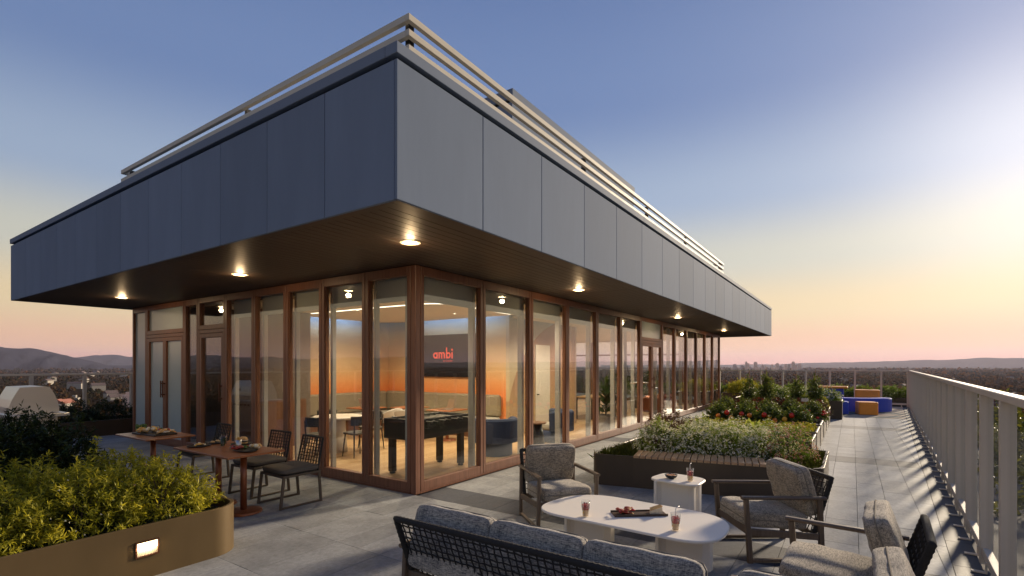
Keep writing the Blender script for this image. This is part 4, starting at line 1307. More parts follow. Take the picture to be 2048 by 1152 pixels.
def unit(v): return v / np.maximum(np.linalg.norm(v, axis=-1, keepdims=True), 1e-9)
def leaf_geo(P, D, L, Wd, fold=.18, droop=.10, r_=rng, shape=0):
    """folded pointed leaves: base, two shoulders, tip (two faces each), or six-point broad leaves"""
    n = len(P)
    D = unit(D)
    s_ = unit(np.cross(D, np.array([0, 0, 1.0]) + r_.normal(0, .45, (n, 3))))
    nn = np.cross(s_, D)
    L = np.broadcast_to(L, (n,))[:, None]; Wd = np.broadcast_to(Wd, (n,))[:, None]
    if shape == 0:
        a = P; b = P + D * L * .45 + s_ * Wd / 2 + nn * fold * Wd; t = P + D * L - nn * droop * L; c = P + D * L * .45 - s_ * Wd / 2 + nn * fold * Wd
        V = np.stack([a, b, t, c], 1).reshape(-1, 3)
        q = (np.arange(n) * 4)[:, None]
        F = np.concatenate([q + np.array([[0, 1, 2]]), q + np.array([[0, 2, 3]])], 0)
        return V, F, 4
    m1 = P + D * L * .5 - nn * droop * L * .2
    a = P; t = P + D * L - nn * droop * L
    b1 = P + D * L * .3 + s_ * Wd * .46 + nn * fold * Wd; b2 = P + D * L * .68 + s_ * Wd * .40 + nn * (fold * Wd) - nn * droop * L * .4
    c1 = P + D * L * .3 - s_ * Wd * .46 + nn * fold * Wd; c2 = P + D * L * .68 - s_ * Wd * .40 + nn * (fold * Wd) - nn * droop * L * .4
    V = np.stack([a, b1, b2, t, c2, c1, m1], 1).reshape(-1, 3)
    q = (np.arange(n) * 7)[:, None]
    tri = [(0, 1, 6), (1, 2, 6), (2, 3, 6), (3, 4, 6), (4, 5, 6), (5, 0, 6)]
    F = np.concatenate([q + np.array([tt]) for tt in tri], 0)
    return V, F, 7
def lumpy(dirs, ph, k=3.0, amp=.16):
    return 1 + amp * (np.sin(dirs[:, 0] * k * 2 + ph[0]) * np.sin(dirs[:, 1] * k * 2 + ph[1]) + .6 * np.sin(dirs[:, 0] * k * 4 + dirs[:, 2] * k * 3 + ph[2]))
def shrub_geo(rx, ry, rz, sprigs, per, L, Wd, seed, up=.5, z0=.0, inner=.45, spread=.75, shape=0, tipbright=.35, droop=.1):
    """sprigs over a lumpy dome; every sprig is a small stem with a whorl of leaves"""
    r_ = np.random.default_rng(seed)
    d = unit(r_.normal(0, 1, (sprigs, 3))); d[:, 2] = np.abs(d[:, 2]) * 1.05 - .18
    d = unit(d)
    ph = r_.uniform(0, 6.28, 3)
    rad = (inner + (1 - inner) * r_.uniform(0, 1, sprigs) ** .45) * lumpy(d, ph)
    C = d * rad[:, None] * np.array([rx, ry, rz]); C[:, 2] = np.maximum(C[:, 2], -.0) + z0
    ax = unit(d + np.array([0, 0, up]) + r_.normal(0, .25, d.shape))
    n = sprigs * per
    Cc = np.repeat(C, per, 0); A = np.repeat(ax, per, 0)
    u = r_.uniform(-.5, .5, n)
    Pp = Cc + A * (u * L * 2.0)[:, None]
    Dv = unit(A * r_.uniform(.15, .75, n)[:, None] + unit(r_.normal(0, 1, (n, 3))) * spread)
    Ls = L * r_.uniform(.65, 1.25, n)
    V, F, k = leaf_geo(Pp, Dv, Ls, Wd * r_.uniform(.75, 1.2, n), .18, droop, r_, shape)
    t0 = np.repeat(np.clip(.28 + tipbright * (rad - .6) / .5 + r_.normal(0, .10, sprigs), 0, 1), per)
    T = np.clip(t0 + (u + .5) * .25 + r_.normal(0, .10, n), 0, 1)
    return V, F, np.repeat(T, k), C, ax
def stems(h, r, n, seed, spread=.5):
    r_ = random.Random(seed); mb = MB()
    for k in range(n):
        a = r_.uniform(0, 6.28); e = spread * r_.uniform(.3, 1)
        mb.tube([(0.01 * math.cos(a), .01 * math.sin(a), -.12), (e * .4 * math.cos(a), e * .4 * math.sin(a), h * .5), (e * math.cos(a), e * math.sin(a), h)], [r, r * .7, r * .35], 5)
    return mb
def make_shrub(name, label, cat, leaf, loc, rx, ry, rz, sprigs, per, L, Wd, seed, flower=None, nf=0, fs=.012, group=None, **kw):
    t = thing(name, label, cat, loc, 0, group)
    V, F, T, C, ax = shrub_geo(rx, ry, rz, sprigs, per, L, Wd, seed, **kw)
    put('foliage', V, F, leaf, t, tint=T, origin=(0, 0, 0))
    tag(stems(rz * .75, .008, 5, seed, min(rx, ry) * .6).build('stem', 'stem_brown', t), kind='stuff')
    if flower:
        r_ = np.random.default_rng(seed + 99)
        d = unit(r_.normal(0, 1, (nf, 3))); d[:, 2] = np.abs(d[:, 2]) - .1; d = unit(d)
        ph = np.random.default_rng(seed); ph.normal(0, 1, (sprigs, 3)); pp = ph.uniform(0, 6.28, 3)
        rad = lumpy(d, pp) * r_.uniform(.9, 1.06, nf)
        Cf = d * rad[:, None] * np.array([rx, ry, rz]); Cf[:, 2] = np.maximum(Cf[:, 2], 0) + kw.get('z0', 0)
        per_f = 5
        n = nf * per_f
        base = np.repeat(unit(d + np.array([0, 0, .6]) + r_.normal(0, .3, d.shape)), per_f, 0)
        rnd = unit(np.cross(base, r_.normal(0, 1, (n, 3))))
        Dv = unit(rnd + base * .35)
        V, F, k = leaf_geo(np.repeat(Cf, per_f, 0), Dv, fs * r_.uniform(.8, 1.2, n), fs * .8, .1, .05, r_)
        T = np.repeat(np.clip(np.repeat(r_.uniform(.2, 1, nf), per_f), 0, 1), k)
        tag(put('flowers', V, F, flower, t, tint=T, origin=(0, 0, 0)), kind='stuff')
    return t
def replant(src, loc, rz, label, sc=1.0, group=None): return dup(src, loc, rz, label, group, sc)

# ---- left planter with the lit golden shrubs
lp = thing('planter', 'low bronze planter with rounded corner and a lit step light in its side', 'planter', (1.0, 5.75, 0))
outer = rrect(-3.2, 2.65, 4.95, 6.75, [.02, .30, .30, .02], 14)
def inset_poly(poly, d):
    n = len(poly); out = []
    for i in range(n):
        p0, p1, p2 = Vector(poly[i - 1]), Vector(poly[i]), Vector(poly[(i + 1) % n])
        e0 = (p1 - p0); e1 = (p2 - p1)
        e0 = e0.normalized() if e0.length > 1e-7 else e1.normalized(); e1 = e1.normalized() if e1.length > 1e-7 else e0
        nn = Vector((-e0.y - e1.y, e0.x + e1.x)).normalized(); c = max(.5, math.sqrt(max(.1, (1 + e0.dot(e1)) / 2)))
        out.append(tuple(p1 + nn * d / c))
    return out
def trough(poly, h, wall_t, name, m, parent, floor_z=None):
    """open planter shell: outer and inner walls joined by a flat lip"""
    inn = inset_poly(poly, wall_t); n = len(poly); fz = h - .10 if floor_z is None else floor_z
    rings = [(poly, 0.0), (poly, h - .004), (inset_poly(poly, .004), h), (inset_poly(poly, wall_t - .003), h), (inn, h - .004), (inn, fz)]
    vs = [(p[0], p[1], z) for ring, z in rings for p in ring]
    fs = [tuple(range(n))[::-1]]
    for r in range(len(rings) - 1):
        for i in range(n): fs.append((r * n + i, r * n + (i + 1) % n, (r + 1) * n + (i + 1) % n, (r + 1) * n + i))
    o = MB().add(vs, fs).build(name, m, parent, True, smooth='angle')
    MB().prism(inset_poly(poly, wall_t + .001), fz - .02, fz).build('soil', 'soil', parent, True)
    return o
sh = trough(outer, .45, .035, 'shell', 'planter_bronze', lp)
# step light recessed in the planter's side
sl = thing('step_light', 'lit rectangular step light with bronze bezel in the planter side', 'light', (1.81, 4.95, .25))
fx0, fx1, fz0, fz1 = 1.735, 1.885, .20, .31
for a in ((fx0 - .012, fx0, fz0 - .012, fz1 + .012), (fx1, fx1 + .012, fz0 - .012, fz1 + .012), (fx0, fx1, fz0 - .012, fz0), (fx0, fx1, fz1, fz1 + .012)):
    MB().box(a[0], a[1], 4.936, 4.949, a[2], a[3]).build('bezel', 'handle_bronze', sl, True)
MB().box(fx0, fx1, 4.945, 4.9485, fz0, fz0 + .05).build('sill', 'grey_fabric', sl, True)
emit('step_glow', (1.0, .72, .38), 5)
MB().box(fx0, fx1, 4.943, 4.9485, fz0 + .0505, fz1).build('lens', 'step_glow', sl, True)
l = bpy.data.lights.new('lens_glow', 'AREA'); l.shape = 'RECTANGLE'; l.size = .14; l.size_y = .05; l.energy = .55; l.color = (1, .7, .36)
o = bpy.data.objects.new('lens_glow', l); COL.objects.link(o); o.parent = sl; o.location = (0, -.03, .02); o.rotation_euler = (R(70), 0, 0)

GB = 'golden shrubs in the bronze planter'
lb_g = 'golden green narrow leaved shrub in the bronze planter with the step light'
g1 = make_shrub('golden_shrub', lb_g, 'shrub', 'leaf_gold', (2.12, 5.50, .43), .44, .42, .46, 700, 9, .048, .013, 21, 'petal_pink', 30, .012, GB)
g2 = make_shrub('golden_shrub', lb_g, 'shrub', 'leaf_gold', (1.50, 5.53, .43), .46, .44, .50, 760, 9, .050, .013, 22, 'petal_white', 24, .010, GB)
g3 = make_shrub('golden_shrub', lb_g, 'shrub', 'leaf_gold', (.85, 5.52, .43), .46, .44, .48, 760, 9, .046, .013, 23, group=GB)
for src, x, y, rz, sc in ((g1, .25, 5.54, 2.0, 1.0), (g2, -.35, 5.54, 1.0, 1.05), (g3, 1.95, 6.15, 2.6, 1.08), (g2, 1.25, 6.2, 4.0, 1.0), (g1, .55, 6.15, 5.0, 1.05), (g3, -.15, 6.2, .8, 1.0), (g2, -.95, 5.8, 3.0, 1.1)):
    replant(src, (x, y, .43), rz, None, sc)
make_shrub('flowering_shrub', 'pink flowering shrub at the table end of the bronze planter', 'shrub', 'leaf_herb', (2.30, 6.30, .36), .28, .28, .40, 320, 8, .034, .010, 25, 'petal_pink', 150, .014)
# ground cover edge
def grass_patch(name, label, loc, polyxy, n, h, leaf, seed, cat='grass', lean=.35, w=.006):
    r_ = np.random.default_rng(seed)
    xs_ = [p[0] for p in polyxy]; ys_ = [p[1] for p in polyxy]
    P = []
    while len(P) < n:
        x, y = r_.uniform(min(xs_), max(xs_)), r_.uniform(min(ys_), max(ys_))
        ins = False; j = len(polyxy) - 1
        for i in range(len(polyxy)):
            if (polyxy[i][1] > y) != (polyxy[j][1] > y) and x < (polyxy[j][0] - polyxy[i][0]) * (y - polyxy[i][1]) / (polyxy[j][1] - polyxy[i][1]) + polyxy[i][0]: ins = not ins
            j = i
        if ins: P.append((x, y, 0))
    P = np.array(P)
    D = unit(np.stack([r_.normal(0, lean, n), r_.normal(0, lean, n), np.ones(n)], 1))
    mod = .7 + .5 * (np.sin(P[:, 0] * 14 + seed) * np.sin(P[:, 1] * 17) * .5 + .5)
    V, F, k = leaf_geo(P, D, h * mod * r_.uniform(.6, 1.2, n), w, .1, .25, r_)
    T = np.repeat(np.clip(r_.normal(.5, .22, n), 0, 1), k)
    o = put(name, V + np.array([loc[0], loc[1], loc[2]]), F, leaf, tint=T)
    return tag(o, label, cat, kind='stuff')
grass_patch('ground_cover', 'low dark green ground cover along the rim of the bronze planter', (0, 0, .35), [(-2.5, 5.07), (2.28, 5.07), (2.53, 5.32), (2.53, 6.45), (-2.5, 6.45)], 9000, .085, 'leaf_dark', 31, 'ground cover', .7, .014)

# ---- second trough behind, with the tall dark evergreen shrubs
bp_ = thing('planter', 'dark trough planter behind the golden shrubs, full of evergreen shrubs', 'planter', (.6, 8.3, 0))
trough(rrect(-4.0, 2.45, 7.45, 9.6, .06, 3), .45, .04, 'shell', 'planter_dark', bp_)
GD = 'dark evergreen shrubs behind the bronze planter'
d1 = make_shrub('evergreen_shrub', 'tall dark glossy leaved evergreen shrub in the trough behind the golden shrubs', 'shrub', 'leaf_dark', (1.9, 7.95, .36), .52, .50, .80, 620, 10, .072, .022, 41, group=GD, up=.9)
d2 = make_shrub('evergreen_shrub', 'tall dark glossy leaved evergreen shrub in the trough behind the golden shrubs', 'shrub', 'leaf_dark', (1.15, 7.9, .36), .52, .50, .86, 620, 10, .070, .021, 42, group=GD, up=.9)
for src, x, y, rz, sc in ((d1, .4, 7.95, 1.2, 1.0), (d2, -.35, 8.0, 2.2, 1.05), (d1, 1.75, 8.9, 3.2, 1.02), (d2, 1.0, 8.9, 4.4, 1.0), (d1, .2, 8.9, 5.2, 1.05), (d2, -1.1, 8.2, .5, 1.1)):
    replant(src, (x, y, .36), rz, None, sc)
make_shrub('flowering_shrub', 'dark shrub with tiny white flowers beside the bread and fruit table', 'shrub', 'leaf_dark', (2.15, 9.3, .36), .34, .30, .62, 320, 9, .045, .016, 44, 'petal_white', 90, .012)
# hedge by the back railing
hp = thing('planter', 'long dark planter box under the back railing holding a clipped hedge', 'planter', (3.5, 16.3, 0))
trough(rrect(-3.0, 6.6, 15.9, 17.1, .03, 2), .40, .04, 'shell', 'planter_dark', hp)
GH = 'hedge plants by the back railing'
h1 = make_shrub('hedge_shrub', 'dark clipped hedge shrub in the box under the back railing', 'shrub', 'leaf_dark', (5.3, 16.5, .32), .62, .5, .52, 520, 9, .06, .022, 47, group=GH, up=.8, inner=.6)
for k, x in enumerate((4.4, 3.5, 2.6, 1.7, .8, -.1, -1.0, -1.9)):
    replant(h1, (x, 16.5, .32), k * 1.3, None, 1.0 + .06 * math.sin(k * 2))

# ---- bench planter
bpl = thing('bench_planter', 'dark bronze planter with rounded corners, slatted wood bench in front and white flowers', 'planter', (8.2, 1.8, 0))
FRONT0, FRONT1 = Vector((7.03, 3.32)), Vector((7.62, .30))
fdir = (FRONT1 - FRONT0).normalized(); fn = Vector((-fdir.y, fdir.x))      # fn points to +X, into the planter
def fp(u, v): p = FRONT0 + fdir * u + fn * v; return (p.x, p.y)
FL = (FRONT1 - FRONT0).length
pol = round_poly([(FRONT0.x, FRONT0.y), (FRONT1.x, FRONT1.y), (9.35, .30), (9.35, 3.32)], [.22, .22, .06, .06], 8)
trough(pol, .46, .04, 'shell', 'planter_dark', bpl, .36)
ub0, ub1 = .66, 2.42
# bench box and slats
MB().prism([fp(ub0, -.012), fp(ub1, -.012), fp(ub1, .49), fp(ub0, .49)], .06, .437).build('bench_box', 'planter_dark', bpl, True)
ns = 20; w_ = (ub1 - ub0) / ns
for k in range(ns):
    a, b = ub0 + k * w_ + .007, ub0 + (k + 1) * w_ - .007
    MB().prism([fp(a, -.02), fp(b, -.02), fp(b, .50), fp(a, .50)], .442, .478, .004).build('bench_slat', 'bench_wood', bpl, True)
grass_patch('bench_grass', 'tufted green grass filling the left corner of the bench planter by the glass', (0, 0, .36), [fp(.06, .06), fp(.62, .06), fp(.62, .9), (8.3, 3.2), (7.3, 3.24)], 2600, .15, 'grass_blade', 51)
grass_patch('bench_grass', 'tufted green grass filling the walkway corner of the bench planter', (0, 0, .36), [fp(2.46, .06), fp(FL - .06, .06), (9.2, .36), (9.2, .62), fp(2.46, .9)], 2600, .15, 'grass_blade', 52)
GW = 'white flowering shrubs in the bench planter'
lw = 'low bushy shrub covered in small white flowers behind the slatted bench'
w1 = make_shrub('white_flower_shrub', lw, 'shrub', 'leaf_herb', (7.98, 2.55, .42), .38, .36, .50, 460, 9, .034, .012, 61, 'petal_white', 900, .019, GW, tipbright=.6)
w2 = make_shrub('white_flower_shrub', lw, 'shrub', 'leaf_herb', (8.05, 2.05, .42), .38, .36, .47, 460, 9, .034, .012, 62, 'petal_white', 950, .019, GW, tipbright=.6)
for src, x, y, rz, sc in ((w1, 8.15, 1.58, 1.5, .98), (w2, 8.28, 1.15, 2.5, .92), (w1, 8.62, 2.0, 3.5, 1.0), (w2, 8.72, 1.50, 4.5, 1.0), (w1, 8.80, 1.05, 5.3, .95), (w2, 9.0, 2.15, .6, .95), (w1, 9.05, 1.7, 2.1, .9)):
    replant(src, (x, y, .42), rz, None, sc)
make_shrub('pink_flower_shrub', 'bushy shrub dotted with pink flowers beside the bench near the walkway', 'shrub', 'leaf_herb', (8.22, .74, .42), .36, .34, .52, 460, 9, .030, .010, 63, 'petal_pink', 600, .018)
r1_ = make_shrub('red_leaf_shrub', 'dark red and green leaved shrub behind the white flowers near the glass wall', 'shrub', 'leaf_red', (8.55, 2.62, .42), .36, .34, .54, 420, 9, .040, .016, 64, group='red leaved shrubs in the bench planter')
replant(r1_, (9.0, 2.75, .42), 2.0, None, 1.05)

# ---- raised beds behind the bench
beds = [10.2, 11.7, 13.2, 14.8, 16.4, 18.05]
bl = ['holding pale lettuce and herbs', 'planted with low rows of lime green salad', 'planted with sweet pepper plants', 'planted with tomato plants', 'planted with red flowering plants', 'planted with tall staked climbers']
for x0, lbk in zip(beds, bl):
    t = thing('raised_bed', 'square dark metal raised garden bed ' + lbk, 'planter', (x0 + .6, 1.9, 0))
    trough(rrect(x0, x0 + 1.2, .58, 3.2, 0.0, 1), .47, .035, 'shell', 'planter_dark', t, .40)
def lettuce(loc, label, seed, sc=1.0):
    r_ = np.random.default_rng(seed); t = thing('lettuce', label, 'lettuce', loc)
    n = 46; a = r_.uniform(0, 6.28, n); q = np.linspace(0, 1, n)
    P = np.stack([.03 * np.cos(a), .03 * np.sin(a), np.full(n, .0)], 1)
    D = np.stack([np.cos(a) * (1.0 - .75 * q), np.sin(a) * (1.0 - .75 * q), .45 + .9 * q], 1)
    V, F, k = leaf_geo(P, D, sc * r_.uniform(.26, .36, n), sc * .17, .12, .12, r_, 1)
    V += r_.normal(0, .006, V.shape)
    put('leaves', V, F, 'leaf_lettuce', t, tint=np.repeat(np.clip(.25 + .6 * q + r_.normal(0, .1, n), 0, 1), k), origin=(0, 0, 0))
    return t
lettuce((10.55, 1.55, .40), 'large pale green lettuce head in the first bed behind the white flowers', 71, 1.15)
lettuce((10.62, 1.95, .40), 'small green lettuce next to the large pale lettuce head', 72, .75)
make_shrub('herb', 'soft bright green herb at the walkway end of the first raised bed', 'herb', 'leaf_herb', (10.6, .86, .40), .26, .24, .26, 300, 9, .030, .012, 73, tipbright=.6)
make_shrub('white_flower_shrub', 'white flowered plant beside the lettuce in the first raised bed', 'shrub', 'leaf_herb', (10.55, 2.45, .40), .34, .32, .30, 320, 9, .034, .012, 74, 'petal_white', 420, .02)
make_shrub('white_flower_shrub', 'white flowered plant at the back corner of the first raised bed near the glass', 'shrub', 'leaf_red', (10.9, 2.9, .40), .3, .28, .30, 300, 9, .034, .012, 75, 'petal_white', 260, .02)
k0 = None
lbr = 'low row of lime green salad leaves in the second raised bed'
for yy in (.85, 1.2, 1.55, 1.9, 2.25, 2.6, 2.95):
    for xx in (11.95, 12.3, 12.65):
        if k0 is None: k0 = make_shrub('salad_plant', 'low lime green salad plant in the second raised bed', 'salad', 'leaf_lime', (xx, yy, .40), .17, .19, .13, 100, 8, .045, .022, 76, group='lime green salad plants'); continue
        replant(k0, (xx, yy, .40), random.uniform(0, 6), None, random.uniform(.9, 1.1))
def fruits(t, n, rx, ry, z0, z1, r, mt, seed, name, sc=(1, 1, .9)):
    r_ = random.Random(seed)
    for k in range(n):
        a = r_.uniform(math.pi * .6, math.pi * 1.75)
        f = MB().ball((rx * math.cos(a), ry * math.sin(a), r_.uniform(z0, z1)), r * r_.uniform(.8, 1.15), 10, 6, sc).build(name, mt, t, smooth=True)
lbp = 'sweet pepper plant with ripening orange and red fruit in the third raised bed'
for k, (yy, xx) in enumerate(((1.05, 13.5), (1.62, 13.5), (2.2, 13.5), (2.8, 13.55))):
    p = make_shrub('pepper_plant', lbp, 'pepper plant', 'leaf_tomato', (xx, yy, .40), .32, .30, .44, 300, 8, .06, .028, 80 + k, 'petal_white', 40, .016, 'pepper plants', droop=.3, shape=1) if k == 0 else None
    if p is None: p = replant(pp0, (xx, yy, .40), k * 1.6, None, 1 + .05 * math.sin(k * 3))
    else: pp0 = p
for k, (yy, mt) in enumerate(((1.62, 'pepper_yellow'), (1.72, 'tomato_skin'), (1.5, 'pepper_skin'), (2.22, 'tomato_skin'), (2.05, 'pepper_skin'), (2.45, 'pepper_skin'), (2.55, 'tomato_skin'), (2.75, 'pepper_skin'), (1.3, 'pepper_yellow'), (1.15, 'tomato_skin'))):
    tag(MB().ball((13.24 + .03 * math.sin(k * 5), yy, .58 + .07 * math.sin(k * 2.3)), .058, 10, 7, (1, 1, 1.1)).build('sweet_pepper', mt, smooth=True),
        'ripe sweet pepper hanging low on the pepper plants, coloured between yellow and red', 'pepper', 'ripe sweet peppers')
lbt = 'leafy tomato plant with clusters of red fruit in the fourth raised bed'
t0 = None
for k, yy in enumerate((.85, 1.35, 1.9, 2.45, 2.95)):
    if t0 is None:
        t0 = make_shrub('tomato_plant', lbt, 'tomato plant', 'leaf_tomato', (15.1, yy, .40), .30, .30, .46, 330, 9, .055, .026, 90, 'petal_white', 36, .02, 'tomato plants', droop=.25, shape=1)
        fruits(t0, 16, .30, .30, .06, .30, .036, 'tomato_skin', 4, 'tomato')
    else: replant(t0, (15.1, yy, .40), [0, .5, -.4, .8, .2][k], None, 1 + .06 * math.sin(k * 2.1))
t1 = None
for k, yy in enumerate((.8, 1.3, 1.8, 2.3, 2.8)):
    if t1 is None: t1 = make_shrub('red_flower_plant', 'bushy plant with red flowers in the fifth raised bed', 'plant', 'leaf_red', (16.7, yy, .40), .32, .30, .42, 300, 8, .05, .022, 95, 'petal_red', 110, .024, 'red flowering plants')
    else: replant(t1, (16.7, yy, .40), k * 1.4, None, 1 + .08 * math.sin(k))
c1_ = None
for k, (xx, yy, sc) in enumerate(((18.35, .95, 1.0), (18.4, 1.45, .92), (18.45, 2.35, 1.05), (18.35, 2.85, .95))):
    if c1_ is None:
        c1_ = make_shrub('climbing_plant', 'tall leafy climber on a cane in the sixth raised bed', 'plant', 'leaf_tomato', (xx, yy, .40), .25, .23, 1.10, 340, 9, .07, .034, 97, group='climbers on canes', inner=.2, droop=.3, shape=1, tipbright=.5)
        MB().tube([(0, 0, -.05), (.02, 0, 1.32)], .009, 6).build('cane', 'bench_wood', c1_)
    else: replant(c1_, (xx, yy, .40), k * 1.7, None, sc)
y1_ = make_shrub('lime_bush', 'lime yellow bush at the walkway end of the sixth raised bed', 'shrub', 'leaf_lime', (18.9, .85, .40), .3, .26, .42, 260, 9, .05, .02, 98)
for xx, yy, zz, lbm, mm in ((16.45, 1.1, .78, 'white plant marker tag on a stick among the red flowers', 'white_paint'), (19.0, 3.35, .50, 'small dark plant marker tag on a stick by the glass wall', 'post_dark')):
    t = thing('plant_marker', lbm, 'marker', (xx, yy, .2 if yy < 3 else 0))
    MB().box(xx - .006, xx + .006, yy - .09, yy + .09, zz, zz + .09).build('tag', mm, t, True)
    MB().box(xx - .004, xx + .004, yy - .006, yy + .006, .2 if yy < 3 else 0, zz).build('stick', 'bench_wood', t, True)
# far planter with white spreading shrubs, hedges at the far end
fpn = thing('planter', 'tall dark planter box with white spreading flowers beside the blue play blocks', 'planter', (20.6, 2.0, 0))
trough(rrect(20.0, 21.15, .27, 3.6, 0, 1), .62, .035, 'shell', 'planter_dark', fpn, .55)
f1_ = make_shrub('white_flower_shrub', 'spreading grey leaved shrub with white flower sprays in the far planter box', 'shrub', 'leaf_herb', (20.55, .75, .55), .5, .46, .46, 380, 9, .06, .02, 101, 'petal_white', 420, .026, 'white shrubs in the far planter box')
for k, (yy, sc) in enumerate(((1.5, .95), (2.25, 1.05), (3.0, .95))): replant(f1_, (20.6, yy, .55), 1 + k * 1.9, None, sc)
ep = thing('planter', 'dark planter box by the end of the glass wall holding a lime hedge', 'planter', (24.6, 4.1, 0))
trough(rrect(23.3, 26.5, 3.5, 4.7, 0, 1), .62, .035, 'shell', 'planter_dark', ep, .55)
e1_ = make_shrub('lime_bush', 'lime yellow hedge bush in the planter box by the end of the glass wall', 'shrub', 'leaf_lime', (23.8, 4.1, .55), .55, .5, .55, 340, 9, .08, .03, 103, group='lime hedge by the end of the glass wall')
for k, xx in enumerate((24.6, 25.5, 26.1)): replant(e1_, (xx, 4.05, .55), k * 2.0, None, 1.0)
oh = thing('planter', 'long planter box outside the end railing holding a clipped hedge', 'planter', (29.2, 2.0, 0))
trough(rrect(28.5, 29.7, -3.0, 7.0, 0, 1), .35, .04, 'shell', 'planter_dark', oh, .30)
o1_ = make_shrub('hedge_shrub', 'green and brown clipped hedge shrub outside the end railing', 'shrub', 'leaf_herb', (29.05, -2.3, .28), .62, .6, .52, 420, 9, .085, .036, 105, group='hedge outside the end railing', inner=.6)
for k in range(1, 10): replant(o1_, (29.05, -2.3 + .95 * k, .28), k * 1.1, None, 1.0 + .05 * math.sin(k * 3))

# ---- trees whose tops reach up outside the long railing
def leafy_tree(name, label, loc, h, rx, ry, rz, seed, leaf, L=.10, sprigs=900, cat='tree', group=None):
    t = thing(name, label, cat, loc, 0, group)
    r_ = random.Random(seed); mb = MB()
    mb.tube([(0, 0, 0), (.08, .05, h * .35), (-.05, .1, h * .7), (0, 0, h)], [.16, .13, .09, .04], 8)
    for k in range(9):
        a = r_.uniform(0, 6.28); z = h * r_.uniform(.45, .9); q = r_.uniform(.5, .9)
        mb.tube([(0, 0, z), (q * rx * .5 * math.cos(a), q * ry * .5 * math.sin(a), z + rz * .25), (q * rx * math.cos(a), q * ry * math.sin(a), z + rz * .45)], [.05, .035, .012], 6)
    mb.build('trunk', 'stem_brown', t)
    V, F, T, C, ax = shrub_geo(rx, ry, rz, sprigs, 8, L, L * .55, seed, z0=h - rz * .25, inner=.3, shape=1, spread=.9, droop=.25, tipbright=.5)
    put('crown', V, F, leaf, t, tint=T, origin=(0, 0, 0))
    return t
mat('garden_ground', (.014, .016, .008), .95, 0, .5, .6, coord='World', spec=0.0)
leafmat('leaf_vine', (.016, .026, .008), (.055, .080, .016), (.20, .20, .03), .35)
GV = 'trees outside the long railing'
lv = 'leafy green tree with yellowing tips growing up outside the long railing'
v1 = leafy_tree('garden_tree', lv, (12.4, -2.55, -9.0), 7.95, 1.35, .95, 2.5, 111, 'leaf_vine', .10, 1900, 'tree', GV)
v2 = leafy_tree('garden_tree', lv, (14.7, -2.75, -9.0), 7.75, 1.5, 1.0, 2.5, 112, 'leaf_vine', .10, 1900, 'tree', GV)
for src, x, y, z, rz, sc in ((v2, 10.4, -2.4, -9.0, 3.1, .97), (v1, 8.4, -2.35, -9.1, 3.2, 1.0), (v1, 17.2, -2.9, -9.1, 3.1, 1.0), (v2, 20.0, -3.1, -9.2, .1, 1.0), (v1, 23.0, -3.3, -9.3, 3.1, 1.0), (v2, 11.5, -4.6, -9.4, 1.0, 1.0), (v1, 14.4, -5.2, -9.5, .5, 1.0), (v2, 18.5, -6.0, -9.6, 2.5, 1.05), (v1, 9.3, -4.4, -9.3, 4.0, 1.0), (v2, 6.6, -2.3, -9.0, .1, 1.0)):
    replant(src, (x, y, z), rz, None, sc)
grd = MB().add([(-60, -70, -9.02), (90, -70, -9.02), (90, -2.2, -9.02), (-60, -2.2, -9.02), (-60, -70, -40.5), (90, -70, -40.5), (90, -2.2, -40.5), (-60, -2.2, -40.5)],
               [(0, 1, 2, 3), (0, 4, 5, 1), (1, 5, 6, 2), (2, 6, 7, 3), (3, 7, 4, 0)]).build('lower_garden', 'garden_ground')
tag(grd, kind='structure')
bw = MB().box(-12, 30.4, -1.55, 19.4, -40.4, -.61).build('building_base', 'concrete_pot')
tag(bw, kind='structure')

# ------------------------------------------------------------------ play blocks at the far end
def block(name, label, cat, x0, x1, y0, y1, z0, z1, m, r=.06, rz=0.0):
    t = thing(name, label, cat, ((x0 + x1) / 2, (y0 + y1) / 2, z0), rz)
    w, l, h = x1 - x0, y1 - y0, z1 - z0
    poly = rrect(-w / 2, w / 2, -l / 2, l / 2, r, 6)
    MB().prism(poly, .01, h, .02).build('body', m, t)
    MB().prism(inset_poly(poly, .012), 0, .011).build('base', 'black_plastic', t)
    return t
block('play_block', 'orange foam cube seat in front of the blue bench', 'seat', 22.45, 23.05, -.75, -.14, 0, .46, 'orange_foam', .07, R(12))
block('play_block', 'blue foam cube seat beside the tall planter box', 'seat', 22.3, 22.85, .12, .72, 0, .46, 'blue_foam', .07, R(5))
pbench = thing('play_bench', 'long curved blue foam bench behind the orange cube', 'bench', (24.6, -.2, 0))
MB().prism(smooth_loop([(23.9, 1.3), (23.75, .4), (23.9, -.5), (24.4, -1.15), (25.0, -1.3), (25.05, -.95), (24.55, -.5), (24.4, .2), (24.5, 1.25)], 5), 0, .52, .03).build('body', 'blue_foam', pbench, True)
block('play_block', 'low blue foam block behind the long blue bench', 'seat', 25.0, 25.9, .7, 1.9, 0, .66, 'blue_foam')
block('play_block', 'orange foam block standing behind the long blue bench', 'seat', 25.6, 26.3, -.95, -.1, 0, .78, 'orange_foam')
pt = thing('play_table', 'blue foam table with thin orange top by the end railing', 'table', (26.6, .75, 0))
MB().box(26.3, 26.9, .3, 1.2, 0, .80, .03).build('body', 'blue_foam', pt, True)
MB().box(26.2, 27.0, .15, 1.35, .80, .88, .02).build('top', 'orange_foam', pt, True)

